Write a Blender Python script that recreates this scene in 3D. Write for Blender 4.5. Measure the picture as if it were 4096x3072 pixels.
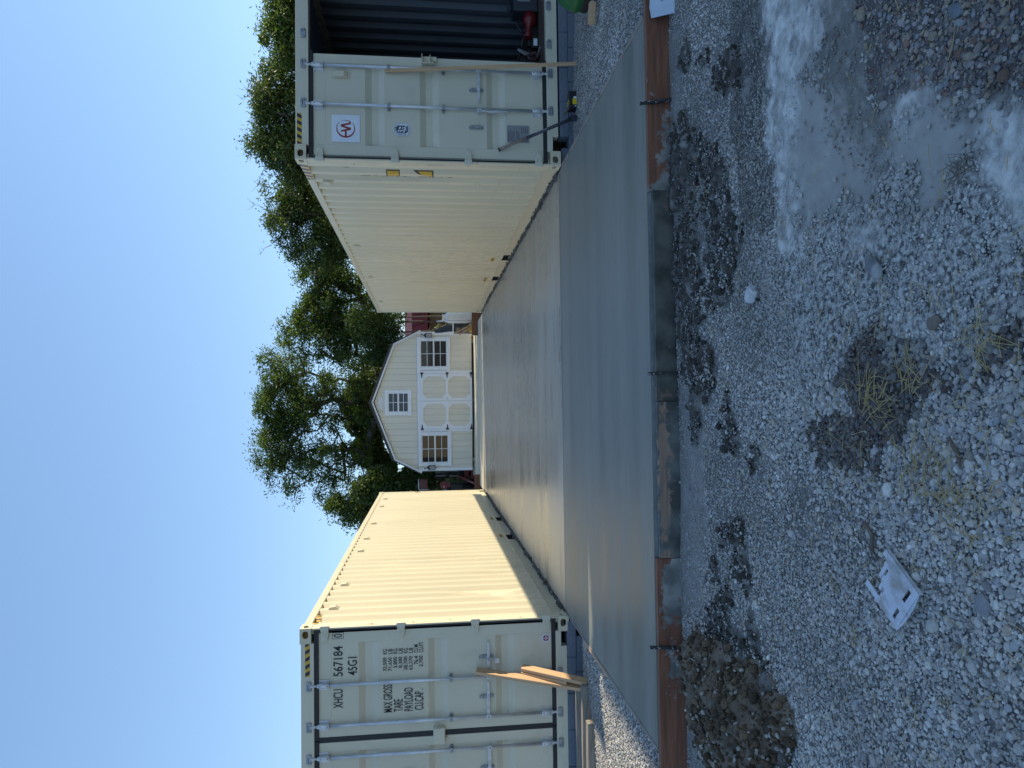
import bpy, bmesh, math, random
import numpy as np
from mathutils import Vector, Matrix

for _o in list(bpy.data.objects):
    bpy.data.objects.remove(_o, do_unlink=True)
SC = bpy.context.scene
COL = SC.collection
R = random.Random(11)

# ------------------------------------------------------------------ camera
PITCH, YAW, ROLL, FPX, EYE = 0.1165, 0.0312, -0.0100, 2840.7, 1.50
_f = Vector((math.sin(YAW)*math.cos(PITCH), math.cos(YAW)*math.cos(PITCH), -math.sin(PITCH)))
_r = Vector((math.cos(YAW), -math.sin(YAW), 0)); _u = _r.cross(_f)
_r2 = math.cos(ROLL)*_r + math.sin(ROLL)*_u
_u2 = -math.sin(ROLL)*_r + math.cos(ROLL)*_u
cam_d = bpy.data.cameras.new('camera'); cam = bpy.data.objects.new('camera', cam_d); COL.objects.link(cam)
# the phone was held upright but the picture is stored on its side: world up points to the left of the frame
M = Matrix((( -_u2[0], _r2[0], -_f[0], 0), (-_u2[1], _r2[1], -_f[1], 0), (-_u2[2], _r2[2], -_f[2], EYE), (0, 0, 0, 1)))
cam.matrix_world = M
cam_d.sensor_fit = 'HORIZONTAL'; cam_d.sensor_width = 36.0; cam_d.lens = 36.0*FPX/4096.0
cam_d.clip_start = 0.05; cam_d.clip_end = 3000
SC.camera = cam

# ------------------------------------------------------------------ light
SUN_DIR = Vector((1.0, 0.18, 0.507)).normalized()          # towards the sun
SUN_EL = math.asin(SUN_DIR.z); SUN_AZ = math.atan2(SUN_DIR.x, SUN_DIR.y)
W = bpy.data.worlds.new('World'); SC.world = W; W.use_nodes = True
nt = W.node_tree
for n in list(nt.nodes): nt.nodes.remove(n)
sky = nt.nodes.new('ShaderNodeTexSky'); sky.sky_type = 'NISHITA'; sky.sun_disc = False
sky.sun_elevation = SUN_EL; sky.sun_rotation = SUN_AZ
sky.altitude = 300; sky.air_density = 1.0; sky.dust_density = 0.25; sky.ozone_density = 2.2
bg = nt.nodes.new('ShaderNodeBackground'); bg.inputs[1].default_value = 0.15
wo = nt.nodes.new('ShaderNodeOutputWorld')
gam = nt.nodes.new('ShaderNodeGamma'); gam.inputs[1].default_value = 0.6
tint = nt.nodes.new('ShaderNodeMix'); tint.data_type = 'RGBA'; tint.blend_type = 'MULTIPLY'; tint.inputs[0].default_value = 1.0; tint.inputs[7].default_value = (0.85, 1.07, 1.32, 1)
nt.links.new(sky.outputs[0], gam.inputs[0]); nt.links.new(gam.outputs[0], tint.inputs[6]); nt.links.new(tint.outputs[2], bg.inputs[0]); nt.links.new(bg.outputs[0], wo.inputs[0])
sun_d = bpy.data.lights.new('sun', 'SUN'); sun_d.energy = 3.3; sun_d.angle = math.radians(0.5); sun_d.color = (1.0, 0.89, 0.68)
sun = bpy.data.objects.new('sun', sun_d); COL.objects.link(sun)
sun.rotation_euler = SUN_DIR.to_track_quat('Z', 'Y').to_euler(); sun.location = SUN_DIR*60
SC.view_settings.view_transform = 'Standard'; SC.view_settings.look = 'None'
SC.view_settings.exposure = 1.08; SC.view_settings.gamma = 1.0; SC.view_settings.use_curve_mapping = False
SC.cycles.max_bounces = 8; SC.cycles.diffuse_bounces = 4; SC.cycles.glossy_bounces = 3
SC.cycles.transmission_bounces = 4; SC.cycles.transparent_max_bounces = 8
try:
    SC.cycles.use_denoising = True
    SC.cycles.denoiser = 'OPENIMAGEDENOISE'
except Exception: pass

# ------------------------------------------------------------------ helpers
def label(o, text, cat, group=None, kind=None):
    o['label'] = text; o['category'] = cat
    if group: o['group'] = group
    if kind: o['kind'] = kind
    return o
def thing(name, text, cat, loc=(0, 0, 0), rz=0.0, group=None):
    o = bpy.data.objects.new(name, None); COL.objects.link(o)
    o.empty_display_size = 0.1; o.location = loc; o.rotation_euler = (0, 0, rz)
    return label(o, text, cat, group)

class MB:
    """collects faces, builds them as one mesh object"""
    def __init__(s): s.v = []; s.f = []; s.m = []; s.sm = []
    def add(s, vs, fs, m=0, sm=False):
        b = len(s.v); s.v += [tuple(p) for p in vs]
        for f in fs: s.f.append(tuple(b+i for i in f)); s.m.append(m); s.sm.append(sm)
        return s
    def box(s, x0, y0, z0, x1, y1, z1, m=0):
        if x0 > x1: x0, x1 = x1, x0
        if y0 > y1: y0, y1 = y1, y0
        if z0 > z1: z0, z1 = z1, z0
        return s.add([(x0,y0,z0),(x1,y0,z0),(x1,y1,z0),(x0,y1,z0),(x0,y0,z1),(x1,y0,z1),(x1,y1,z1),(x0,y1,z1)],
              [(0,3,2,1),(4,5,6,7),(0,1,5,4),(1,2,6,5),(2,3,7,6),(3,0,4,7)], m)
    def obox(s, c, ax, ay, az, m=0):
        """box by centre and three half-axis vectors"""
        c, ax, ay, az = Vector(c), Vector(ax), Vector(ay), Vector(az)
        vs = [c+i*ax+j*ay+k*az for k in (-1, 1) for j, i in ((-1,-1),(-1,1),(1,1),(1,-1))]
        return s.add(vs, [(0,3,2,1),(4,5,6,7),(0,1,5,4),(1,2,6,5),(2,3,7,6),(3,0,4,7)], m)
    def poly(s, pts, m=0): return s.add(pts, [tuple(range(len(pts)))], m)
    def prism(s, pts, d, m=0):
        """planar polygon pts extruded by vector d"""
        n = len(pts); d = Vector(d); a = [Vector(p) for p in pts]
        return s.add(a+[p+d for p in a], [tuple(range(n))[::-1], tuple(range(n, 2*n))]+[(i, (i+1) % n, n+(i+1) % n, n+i) for i in range(n)], m)
    def tube(s, p0, p1, r0, r1=None, n=12, m=0, caps=True, sm=True):
        r1 = r0 if r1 is None else r1
        p0, p1 = Vector(p0), Vector(p1); d = (p1-p0).normalized()
        a = d.orthogonal().normalized(); b = d.cross(a)
        vs = [p0+r0*(math.cos(t)*a+math.sin(t)*b) for t in (2*math.pi*i/n for i in range(n))]
        vs += [p1+r1*(math.cos(t)*a+math.sin(t)*b) for t in (2*math.pi*i/n for i in range(n))]
        s.add(vs, [(i, (i+1) % n, n+(i+1) % n, n+i) for i in range(n)], m, sm)
        if caps: s.add(vs, [tuple(range(n))[::-1], tuple(range(n, 2*n))], m)
        return s
    def path(s, pts, r, n=8, m=0):
        pts = [Vector(p) for p in pts]; rs = r if isinstance(r, (list, tuple)) else [r]*len(pts)
        vs = []; a = None
        for i, p in enumerate(pts):
            d = (pts[min(i+1, len(pts)-1)]-pts[max(i-1, 0)]).normalized()
            a = d.orthogonal().normalized() if a is None else (a-d*a.dot(d)).normalized()
            b = d.cross(a)
            vs += [p+rs[i]*(math.cos(2*math.pi*k/n)*a+math.sin(2*math.pi*k/n)*b) for k in range(n)]
        fs = [(i*n+k, i*n+(k+1) % n, (i+1)*n+(k+1) % n, (i+1)*n+k) for i in range(len(pts)-1) for k in range(n)]
        s.add(vs, fs, m, True)
        return s.add(vs, [tuple(range(n))[::-1], tuple(range(len(vs)-n, len(vs)))], m)
    def lathe(s, prof, c=(0, 0, 0), n=24, m=0, sm=True):
        """profile [(r, z)] turned about the vertical axis through c"""
        vs = [(c[0]+r*math.cos(2*math.pi*k/n), c[1]+r*math.sin(2*math.pi*k/n), c[2]+z) for r, z in prof for k in range(n)]
        fs = [(i*n+k, i*n+(k+1) % n, (i+1)*n+(k+1) % n, (i+1)*n+k) for i in range(len(prof)-1) for k in range(n)]
        s.add(vs, fs, m, sm)
        return s.add(vs, [tuple(range(n))[::-1], tuple(range(len(vs)-n, len(vs)))], m)
    def obj(s, name, mats, parent=None, bevel=0, seg=2, fix=True, loc=None):
        me = bpy.data.meshes.new(name); me.from_pydata(s.v, [], s.f)
        for mt in (mats if isinstance(mats, (list, tuple)) else [mats]): me.materials.append(mt)
        me.polygons.foreach_set('material_index', s.m); me.polygons.foreach_set('use_smooth', s.sm)
        if fix and len(s.f) < 30000:
            bm = bmesh.new(); bm.from_mesh(me); bmesh.ops.remove_doubles(bm, verts=bm.verts, dist=1e-5)
            bmesh.ops.recalc_face_normals(bm, faces=bm.faces); bm.to_mesh(me); bm.free()
        me.update()
        o = bpy.data.objects.new(name, me); COL.objects.link(o)
        if parent: o.parent = parent
        if loc: o.location = loc
        if bevel:
            b = o.modifiers.new('bevel', 'BEVEL'); b.width = bevel; b.segments = seg; b.limit_method = 'ANGLE'; b.angle_limit = 0.6
            b.harden_normals = False
        return o
def dup(o, name=None, parent=None):
    c = o.copy(); COL.objects.link(c)
    if parent: c.parent = parent
    return c

# ------------------------------------------------------------------ materials
def node(nt, t, **kw):
    n = nt.nodes.new(t)
    for k, v in kw.items(): setattr(n, k, v)
    return n
def pm(name, col, rough=0.6, var=0.12, scale=4.0, stretch=(1, 1, 1), bump=0.0, bscale=60.0, metal=0.0, spec=0.5,
       stain=None, stain_scale=3.0, stain_lo=0.55, stain_hi=0.7, stain_stretch=(1, 1, 1), rvar=0.0, coords='Object', detail=5, bdist=0.01):
    """principled material: colour varied by noise, optional second colour in stains, optional bump"""
    mt = bpy.data.materials.new(name); mt.use_nodes = True; nt = mt.node_tree; L = nt.links.new
    p = nt.nodes['Principled BSDF']; p.inputs['Roughness'].default_value = rough; p.inputs['Metallic'].default_value = metal
    p.inputs['Specular IOR Level'].default_value = spec
    tc = node(nt, 'ShaderNodeTexCoord')
    def noise(sc, st, det=detail, ro=0.6):
        mp = node(nt, 'ShaderNodeMapping'); mp.inputs['Scale'].default_value = st; L(tc.outputs[coords], mp.inputs[0])
        n = node(nt, 'ShaderNodeTexNoise'); n.inputs['Scale'].default_value = sc; n.inputs['Detail'].default_value = det
        n.inputs['Roughness'].default_value = ro; L(mp.outputs[0], n.inputs[0]); return n
    n1 = noise(scale, stretch)
    cr = node(nt, 'ShaderNodeValToRGB'); e = cr.color_ramp.elements
    e[0].position, e[1].position = 0.3, 0.7
    e[0].color = (*[max(0, c*(1-var)) for c in col], 1); e[1].color = (*[min(1, c*(1+var)) for c in col], 1)
    L(n1.outputs[0], cr.inputs[0]); out = cr.outputs[0]
    if stain is not None:
        n2 = noise(stain_scale, stain_stretch, 6, 0.65)
        mr = node(nt, 'ShaderNodeMapRange'); mr.inputs[1].default_value = stain_lo; mr.inputs[2].default_value = stain_hi
        L(n2.outputs[0], mr.inputs[0])
        mx = node(nt, 'ShaderNodeMix', data_type='RGBA'); L(mr.outputs[0], mx.inputs[0]); L(out, mx.inputs[6]); mx.inputs[7].default_value = (*stain, 1)
        out = mx.outputs[2]
    L(out, p.inputs['Base Color'])
    if rvar:
        mr = node(nt, 'ShaderNodeMapRange'); mr.inputs[3].default_value = max(0, rough-rvar); mr.inputs[4].default_value = min(1, rough+rvar)
        L(n1.outputs[0], mr.inputs[0]); L(mr.outputs[0], p.inputs['Roughness'])
    if bump:
        n3 = noise(bscale, stretch, 6)
        b = node(nt, 'ShaderNodeBump'); b.inputs['Strength'].default_value = bump; b.inputs['Distance'].default_value = bdist
        L(n3.outputs[0], b.inputs['Height']); L(b.outputs[0], p.inputs['Normal'])
    return mt

CREAM = (0.605, 0.54, 0.385)
m_cream = pm('cream_paint', CREAM, 0.32, 0.05, 1.2, (1, 1, 0.4), bump=0.05, bscale=40, stain=(0.50, 0.44, 0.31), stain_scale=1.1, stain_lo=0.56, stain_hi=0.85, stain_stretch=(2, 2, 0.35))
m_cream_worn = pm('worn_cream_paint', CREAM, 0.5, 0.06, 3, bump=0.08, bscale=60, stain=(0.23, 0.12, 0.07), stain_scale=9, stain_lo=0.60, stain_hi=0.70)
m_door = pm('door_paint', (0.62, 0.575, 0.44), 0.45, 0.05, 1.5, (1, 1, 0.5), bump=0.04, bscale=50, stain=(0.46, 0.42, 0.33), stain_scale=1.6, stain_lo=0.58, stain_hi=0.9)
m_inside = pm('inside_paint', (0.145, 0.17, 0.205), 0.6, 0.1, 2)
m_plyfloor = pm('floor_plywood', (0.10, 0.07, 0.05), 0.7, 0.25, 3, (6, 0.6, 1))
m_rubber = pm('black_rubber', (0.012, 0.013, 0.016), 0.55, 0.2, 6)
m_black = pm('black_ink', (0.013, 0.014, 0.02), 0.5, 0.1, 6)
m_yellow = pm('yellow_ink', (0.62, 0.36, 0.02), 0.5, 0.08, 6)
m_galv = pm('galvanised_steel', (0.56, 0.57, 0.58), 0.42, 0.22, 26, (1, 1, 0.25), metal=0.45, bump=0.06, bscale=70, rvar=0.1)
m_galv_dark = pm('dull_zinc', (0.30, 0.32, 0.34), 0.45, 0.2, 30, metal=0.7, bump=0.06, bscale=80)
m_white = pm('white_vinyl', (0.70, 0.74, 0.80), 0.4, 0.04, 5)
m_red = pm('red_print', (0.30, 0.025, 0.03), 0.5, 0.06, 5)
m_grey_plate = pm('etched_plate', (0.27, 0.28, 0.30), 0.4, 0.1, 20, metal=0.4)
m_darkgrey = pm('dark_grey_print', (0.06, 0.065, 0.075), 0.5, 0.1, 10)
m_void = pm('dark_steel', (0.03, 0.03, 0.032), 0.8, 0.2, 6)
def wood(name, col, rough=0.65, var=0.25, ax=0, stain=None, lo=0.6, hi=0.72):
    st = [16, 16, 16]; st[ax] = 1.0
    return pm(name, col, rough, var, 3.0, tuple(st), bump=0.18, bscale=14, stain=stain, stain_scale=5, stain_lo=lo, stain_hi=hi, bdist=0.004)
m_pine = wood('fresh_pine', (0.52, 0.33, 0.18), ax=2, var=0.16)
m_grey_wood = wood('weathered_pine', (0.25, 0.215, 0.175), ax=0, var=0.35, stain=(0.12, 0.105, 0.09))
m_form_red = wood('red_form_board', (0.150, 0.066, 0.042), ax=0, var=0.35, stain=(0.30, 0.32, 0.33), lo=0.61, hi=0.65)
m_form_mud = wood('form_board_in_wet_cement', (0.075, 0.075, 0.066), ax=0, var=0.4, stain=(0.28, 0.19, 0.14), lo=0.60, hi=0.66)
m_form_pale = wood('pale_form_board', (0.30, 0.20, 0.15), ax=0, var=0.2, stain=(0.085, 0.085, 0.078), lo=0.50, hi=0.56)
m_form_edge = wood('side_form_board', (0.26, 0.22, 0.18), ax=1, var=0.3, stain=(0.13, 0.13, 0.12), lo=0.5, hi=0.65)
m_block = pm('blue_grey_concrete_block', (0.145, 0.165, 0.20), 0.9, 0.12, 30, bump=0.35, bscale=160, bdist=0.004)
def form_mat(name, base, stain, patches, thr=0.55):
    """board colour with cement smears gathered at given places along the board: (x, half length, z, half height, weight)"""
    mt = pm(name, base, 0.7, 0.35, 3.0, (1, 16, 16), bump=0.2, bscale=14, bdist=0.004); nt = mt.node_tree; L = nt.links.new
    p = nt.nodes['Principled BSDF']; col = p.inputs['Base Color'].links[0].from_socket
    tc = node(nt, 'ShaderNodeTexCoord'); sp = node(nt, 'ShaderNodeSeparateXYZ'); L(tc.outputs['Object'], sp.inputs[0])
    nz = node(nt, 'ShaderNodeTexNoise'); nz.inputs['Scale'].default_value = 11; nz.inputs['Detail'].default_value = 7; nz.inputs['Roughness'].default_value = 0.68; L(tc.outputs['Object'], nz.inputs[0])
    acc = nz.outputs[0]
    def math_(op, a, b):
        m = node(nt, 'ShaderNodeMath', operation=op)
        for i, v in enumerate((a, b)):
            if isinstance(v, (int, float)): m.inputs[i].default_value = v
            else: L(v, m.inputs[i])
        return m.outputs[0]
    for x, hx, z, hz, w in patches:
        dx = math_('POWER', math_('DIVIDE', math_('SUBTRACT', sp.outputs[0], x), hx), 2.0); dz = math_('POWER', math_('DIVIDE', math_('SUBTRACT', sp.outputs[2], z), hz), 2.0)
        g = math_('MULTIPLY', math_('MAXIMUM', math_('SUBTRACT', 1.0, math_('ADD', dx, dz)), 0.0), w); acc = math_('ADD', acc, g)
    mr = node(nt, 'ShaderNodeMapRange'); mr.inputs[1].default_value = thr; mr.inputs[2].default_value = thr+0.09; L(acc, mr.inputs[0])
    n2 = node(nt, 'ShaderNodeTexNoise'); n2.inputs['Scale'].default_value = 6; n2.inputs['Detail'].default_value = 6; L(tc.outputs['Object'], n2.inputs[0])
    cr = node(nt, 'ShaderNodeValToRGB'); e = cr.color_ramp.elements; e[0].position, e[1].position = 0.38, 0.62; e[0].color = (*[c*0.5 for c in stain], 1); e[1].color = (*[c*1.25 for c in stain], 1); L(n2.outputs[0], cr.inputs[0])
    mx = node(nt, 'ShaderNodeMix', data_type='RGBA'); L(mr.outputs[0], mx.inputs[0]); L(col, mx.inputs[6]); L(cr.outputs[0], mx.inputs[7]); L(mx.outputs[2], p.inputs['Base Color'])
    return mt
RED_B = (0.185, 0.076, 0.043)
m_form_right = form_mat('red_form_board_right', RED_B, (0.25, 0.245, 0.225), ((1.70, 0.42, -0.13, 0.10, 0.22), (1.45, 0.12, -0.10, 0.2, 0.25), (2.4, 0.8, -0.02, 0.05, 0.04)), 0.64)
m_form_left = form_mat('red_form_board_left', RED_B, (0.27, 0.27, 0.255), ((-1.20, 0.34, -0.14, 0.13, 0.34), (-1.45, 0.3, -0.06, 0.10, 0.12), (-1.78, 0.2, -0.11, 0.09, 0.22)), 0.64)
m_form_mid = form_mat('muddy_form_board', (0.21, 0.13, 0.095), (0.085, 0.085, 0.074), ((0.75, 1.0, -0.08, 0.4, 0.26),), 0.52)
m_form_blot = form_mat('blotched_form_board', (0.27, 0.185, 0.135), (0.115, 0.118, 0.110), ((-0.5, 0.75, -0.17, 0.11, 0.34), (-1.0, 0.25, -0.12, 0.2, 0.16), (0.0, 0.25, -0.1, 0.2, 0.2), (-0.5, 0.8, -0.015, 0.025, 0.22)), 0.62)
m_stake = pm('painted_steel_stake', (0.014, 0.014, 0.016), 0.55, 0.2, 20, stain=(0.35, 0.36, 0.38), stain_scale=40, stain_lo=0.58, stain_hi=0.62)

# ------------------------------------------------------------------ concrete slabs
def concrete(name, col, col2, rough, rv, streak, bump, spec=0.5, warmstain=None):
    mt = bpy.data.materials.new(name); mt.use_nodes = True; nt = mt.node_tree; L = nt.links.new
    p = nt.nodes['Principled BSDF']; p.inputs['Specular IOR Level'].default_value = spec
    tc = node(nt, 'ShaderNodeTexCoord')
    def noise(sc, st, det, dist=0.0):
        mp = node(nt, 'ShaderNodeMapping'); mp.inputs['Scale'].default_value = st; L(tc.outputs['Object'], mp.inputs[0])
        n = node(nt, 'ShaderNodeTexNoise'); n.inputs['Scale'].default_value = sc; n.inputs['Detail'].default_value = det
        n.inputs['Distortion'].default_value = dist; L(mp.outputs[0], n.inputs[0]); return n
    a = noise(1.0, streak, 6, 0.3); b = noise(0.5, (0.6, 1, 1), 5, 1.0); c = noise(9.0, (0.35, 2.0, 1), 5); g = noise(220, (1, 1, 1), 2)
    def mixv(x, y, f):
        m = node(nt, 'ShaderNodeMix'); m.inputs[0].default_value = f; L(x, m.inputs[2]); L(y, m.inputs[3]); return m.outputs[0]
    v = mixv(mixv(a.outputs[0], b.outputs[0], 0.45), c.outputs[0], 0.22)
    cr = node(nt, 'ShaderNodeValToRGB'); e = cr.color_ramp.elements; e[0].position, e[1].position = 0.41, 0.59
    e[0].color = (*col, 1); e[1].color = (*col2, 1); L(v, cr.inputs[0])
    out = cr.outputs[0]
    if warmstain:
        s = noise(2.6, (0.25, 2.2, 1), 6, 1.2)
        mr = node(nt, 'ShaderNodeMapRange'); mr.inputs[1].default_value = 0.57; mr.inputs[2].default_value = 0.66; mr.inputs[4].default_value = 0.85; L(s.outputs[0], mr.inputs[0])
        mx = node(nt, 'ShaderNodeMix', data_type='RGBA'); L(mr.outputs[0], mx.inputs[0]); L(out, mx.inputs[6]); mx.inputs[7].default_value = (*warmstain, 1); out = mx.outputs[2]
    L(out, p.inputs['Base Color'])
    mr = node(nt, 'ShaderNodeMapRange'); mr.inputs[1].default_value = 0.35; mr.inputs[2].default_value = 0.65
    mr.inputs[3].default_value = rough-rv; mr.inputs[4].default_value = rough+rv; L(v, mr.inputs[0]); L(mr.outputs[0], p.inputs['Roughness'])
    h = mixv(c.outputs[0], g.outputs[0], 0.35)
    bp = node(nt, 'ShaderNodeBump'); bp.inputs['Strength'].default_value = bump; bp.inputs['Distance'].default_value = 0.006
    L(h, bp.inputs['Height']); L(bp.outputs[0], p.inputs['Normal'])
    return mt
m_slab_far = concrete('troweled_concrete', (0.265, 0.25, 0.206), (0.38, 0.36, 0.30), 0.31, 0.10, (0.35, 2.6, 1), 0.10, 0.55, (0.21, 0.205, 0.18))
m_slab_near = concrete('wet_broomed_concrete', (0.142, 0.145, 0.122), (0.225, 0.227, 0.194), 0.50, 0.09, (0.10, 3.2, 1), 0.14, 0.42)
m_pad = concrete('dry_concrete', (0.52, 0.455, 0.32), (0.63, 0.555, 0.40), 0.7, 0.08, (0.2, 3.0, 1), 0.12, 0.35, (0.27, 0.245, 0.20))
XL, XR = -2.30, 2.665
def slab(name, x0, x1, y0, y1, mt, z=0.0):
    b = MB(); b.box(x0, y0, z-0.17, x1, y1, z); o = b.obj(name, mt, bevel=0.002); o['kind'] = 'structure'; return o
slab('concrete_apron', XL, XR, 4.69, 7.949, m_slab_near)
slab('concrete_slab', XL, XR, 7.952, 19.84, m_slab_far)
slab('concrete_pad', -2.36, 2.60, 19.86, 24.9, m_pad)

# ------------------------------------------------------------------ ground
def vnoise(x, y, seed=0):
    xi, yi = np.floor(x).astype(np.int64), np.floor(y).astype(np.int64); fx, fy = x-xi, y-yi
    def h(a, b):
        n = (a*374761393+b*668265263+seed*144269504) & 0x7fffffff
        n = ((n ^ (n >> 13))*1274126177) & 0x7fffffff
        return ((n ^ (n >> 16)) & 0xffff)/65535.0
    u, v = fx*fx*(3-2*fx), fy*fy*(3-2*fy)
    return (h(xi, yi)*(1-u)+h(xi+1, yi)*u)*(1-v)+(h(xi, yi+1)*(1-u)+h(xi+1, yi+1)*u)*v
def fbm(x, y, seed=0, oct=4):
    r = 0; a = 0.5
    for i in range(oct): r = r+a*vnoise(x*2**i, y*2**i, seed+i*17); a *= 0.5
    return r/(1-0.5**oct)
def inside(px, py, poly):
    r = np.zeros(px.shape, bool); n = len(poly)
    for i in range(n):
        x0, y0 = poly[i]; x1, y1 = poly[(i+1) % n]
        c = ((y0 > py) != (y1 > py)) & (px < (x1-x0)*(py-y0)/((y1-y0) or 1e-9)+x0); r ^= c
    return r
ZONES = {
 'soil': [[(1.92,4.60),(1.84,4.27),(1.53,3.93),(1.27,3.76),(1.0,3.59),(0.82,3.6),(0.64,3.73),(0.52,3.98),(0.48,4.62),(1.4,4.64)],
          [(0.46,4.5),(0.39,3.99),(0.02,4.01),(-0.01,4.45)], [(0.02,3.87),(0.02,3.67),(-0.28,3.65),(-0.29,3.88)],
          [(-0.67,3.94),(-0.64,3.67),(-0.79,3.68),(-0.84,3.92)], [(-1.01,4.03),(-0.96,3.82),(-1.21,3.83),(-1.28,4.08)],
          [(2.05,4.15),(2.12,3.95),(1.98,3.8),(1.9,4.0)], [(-1.28,4.25),(-1.2,3.7),(-1.5,3.2),(-2.3,3.0),(-2.2,4.5)]],
 'pool': [[(1.49,2.97),(1.4,2.83),(1.21,2.7),(0.98,2.46),(0.89,2.47),(0.77,2.52),(0.8,2.72),(0.82,2.94),(0.97,3.13),(1.31,3.14)],
          [(0.97,2.36),(0.93,2.10),(0.86,1.84),(0.76,1.93),(0.66,2.05),(0.54,2.16),(0.72,2.28),(0.87,2.42)]],
 'splash': [[(1.98,3.12),(1.64,2.68),(1.59,2.82),(1.47,2.92),(1.34,3.0),(1.06,3.1),(0.84,3.09),(0.85,3.21),(1.22,3.24),(1.61,3.27),(2.0,3.3)],
          [(0.84,1.9),(0.81,1.6),(0.70,1.6),(0.72,1.88),(0.68,2.01),(0.68,2.06),(0.76,1.96)], [(1.06,2.2),(0.96,2.12),(0.9,2.3),(1.02,2.36)], [(0.70,1.9),(0.72,1.5),(0.48,1.5),(0.52,1.72),(0.60,1.92)], [(0.95,3.2),(0.88,3.0),(0.70,2.95),(0.74,3.16)], [(0.72,2.62),(0.66,2.4),(0.58,2.5),(0.66,2.7)]],
 'coat': [[(0.84,3.07),(0.69,2.45),(0.54,2.16),(0.68,2.01),(0.72,1.88),(0.72,1.5),(0.31,1.5),(0.14,2.09),(0.28,2.47),(0.18,2.6),(0.1,3.01),(0.36,3.09),(0.73,3.21)]],
 'chalk': [[(2.6,3.35),(1.95,2.9),(1.3,2.3),(0.9,1.5),(0.25,1.5),(0.1,2.1),(0.2,2.6),(0.05,3.1),(0.5,3.45),(1.2,3.45),(2.6,3.8)]],
 'brown': [[(0.17,2.81),(0.28,2.39),(0.14,2.09),(0.26,1.5),(0.15,1.5),(0.09,2.04),(-0.13,2.32),(-0.26,2.49),(-0.32,2.91),(-0.05,2.98)]],
 'tan': [[(1.75,2.63),(1.2,1.5),(0.88,1.5),(0.92,1.95),(0.98,2.17),(1.1,2.43),(1.31,2.54)]],
 'mud': [[(1.35,2.8),(1.15,2.55),(0.95,2.3),(0.8,2.3),(0.85,2.5),(1.05,2.75)], [(1.9,2.95),(1.7,2.55),(1.3,2.53),(1.09,2.43),(0.92,1.95),(0.88,1.5),(0.81,1.5),(0.84,1.9),(0.93,2.29),(0.98,2.46),(1.21,2.7),(1.4,2.83),(1.6,2.85)]],
 'fine': [[(0.19,4.66),(0.18,4.24),(-0.44,4.19),(-1.29,4.28),(-1.45,4.66)], [(2.6,4.66),(2.5,4.45),(1.4,4.38),(0.7,4.42),(0.6,4.66)], [(-1.9,4.66),(-1.9,4.4),(-4,4.35),(-4,4.66)]],
 'brgrav': [[(2.3,3.66),(2.0,3.25),(1.44,3.18),(0.85,3.21),(0.9,3.5),(1.06,3.6),(1.65,3.7)]],
}
def zone_p(name, x, y):
    """how far inside a patch of the ground a point lies, 0 to 1, with ragged edges"""
    wx = x+0.11*(fbm(x*4, y*4, 3, 4)-0.5)*2+0.045*(fbm(x*19, y*19, 5, 3)-0.5)*2; wy = y+0.11*(fbm(x*4+40, y*4+9, 8, 4)-0.5)*2+0.045*(fbm(x*19+7, y*19+3, 6, 3)-0.5)*2
    s = 0
    for k in range(13):
        a = 2.4*k; q = 0.085*math.sqrt(k/12); ux, uy = wx+q*math.cos(a), wy+q*math.sin(a)
        r = np.zeros(x.shape, bool)
        for p in ZONES[name]: r |= inside(ux, uy, p)
        s = s+r
    s = s/13.0
    if name in ('soil', 'brown'): s = s*np.clip(-0.06+1.75*fbm(x*3.4+9, y*4.6+2, 33, 4), 0.0, 1.1)
    if name == 'soil':
        d = np.clip((fbm(x*2.2+3, y*3.0+8, 44, 4)-0.60)*9, 0, 1)*np.clip((y-3.25)/0.35, 0, 1)*np.clip((2.3-np.abs(x-0.3))/0.4, 0, 1)*np.clip((4.62-y)/0.15, 0, 1); s = np.maximum(s, 0.85*d)
    return s
_jit = lambda x, y: (fbm(x*27, y*27, 12, 3)-0.5)*0.9
def zone(name, x, y): return (zone_p(name, x, y)+_jit(x, y) > 0.5).astype(float)
def zsoft(name, x, y): return np.clip((zone_p(name, x, y)+_jit(x, y)-0.5)*(1.1 if name in ('pool', 'splash', 'mud', 'chalk') else 3.0)+0.5, 0, 1)
PILE_C, PILE_D = np.array((-1.74, 3.86)), np.array((0.20, -0.98))
def pile_h(x, y):
    dx, dy = x-PILE_C[0], y-PILE_C[1]
    u = (dx*PILE_D[0]+dy*PILE_D[1])/0.70; v = (dx*PILE_D[1]-dy*PILE_D[0])/0.47
    r2 = u*u+v*v+1.15*(fbm(x*3.4, y*3.4, 51, 4)-0.5)
    return 0.165*np.clip(1.0-r2, 0, 1)**0.75
def ground_z(x, y):
    z = -0.165+0.030*(fbm(x*0.9, y*0.9, 21, 3)-0.5)+0.016*(fbm(x*4, y*4, 22, 3)-0.5)
    z = z-0.012*np.clip((x*-1-0.5)/2, 0, 1)
    near = np.clip(1-(np.abs(x)-2.68)/1.4, 0, 1)*np.clip((y-4.7)/0.3, 0, 1)*np.clip((8.5-y)/0.6, 0, 1)
    return z+0.085*near*np.clip((8.1-y)/1.2, 0, 1)
xs = np.concatenate([np.array([-900,-300,-120,-60,-35,-22,-14,-9,-6.5,-5.2,-4.4]), np.arange(-4.0, 4.501, 0.03), np.array([5,5.6,6.5,9,14,22,35,60,120,300,900])])
ys = np.concatenate([np.array([-900,-200,-60,-20,-8,-3,-0.5,0.4,0.8]), np.arange(1.1, 5.0, 0.022), np.arange(5.05, 8.3, 0.07), np.array([9,11,14,17,20,23,26,30,36,45,60,90,150,300,900])])
GX, GY = np.meshgrid(xs, ys); gx, gy = GX.ravel(), GY.ravel()
gz = ground_z(gx, gy)
fg = (np.abs(gx) < 4.2) & (gy > 1.0) & (gy < 4.9)
masks = {}
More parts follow.
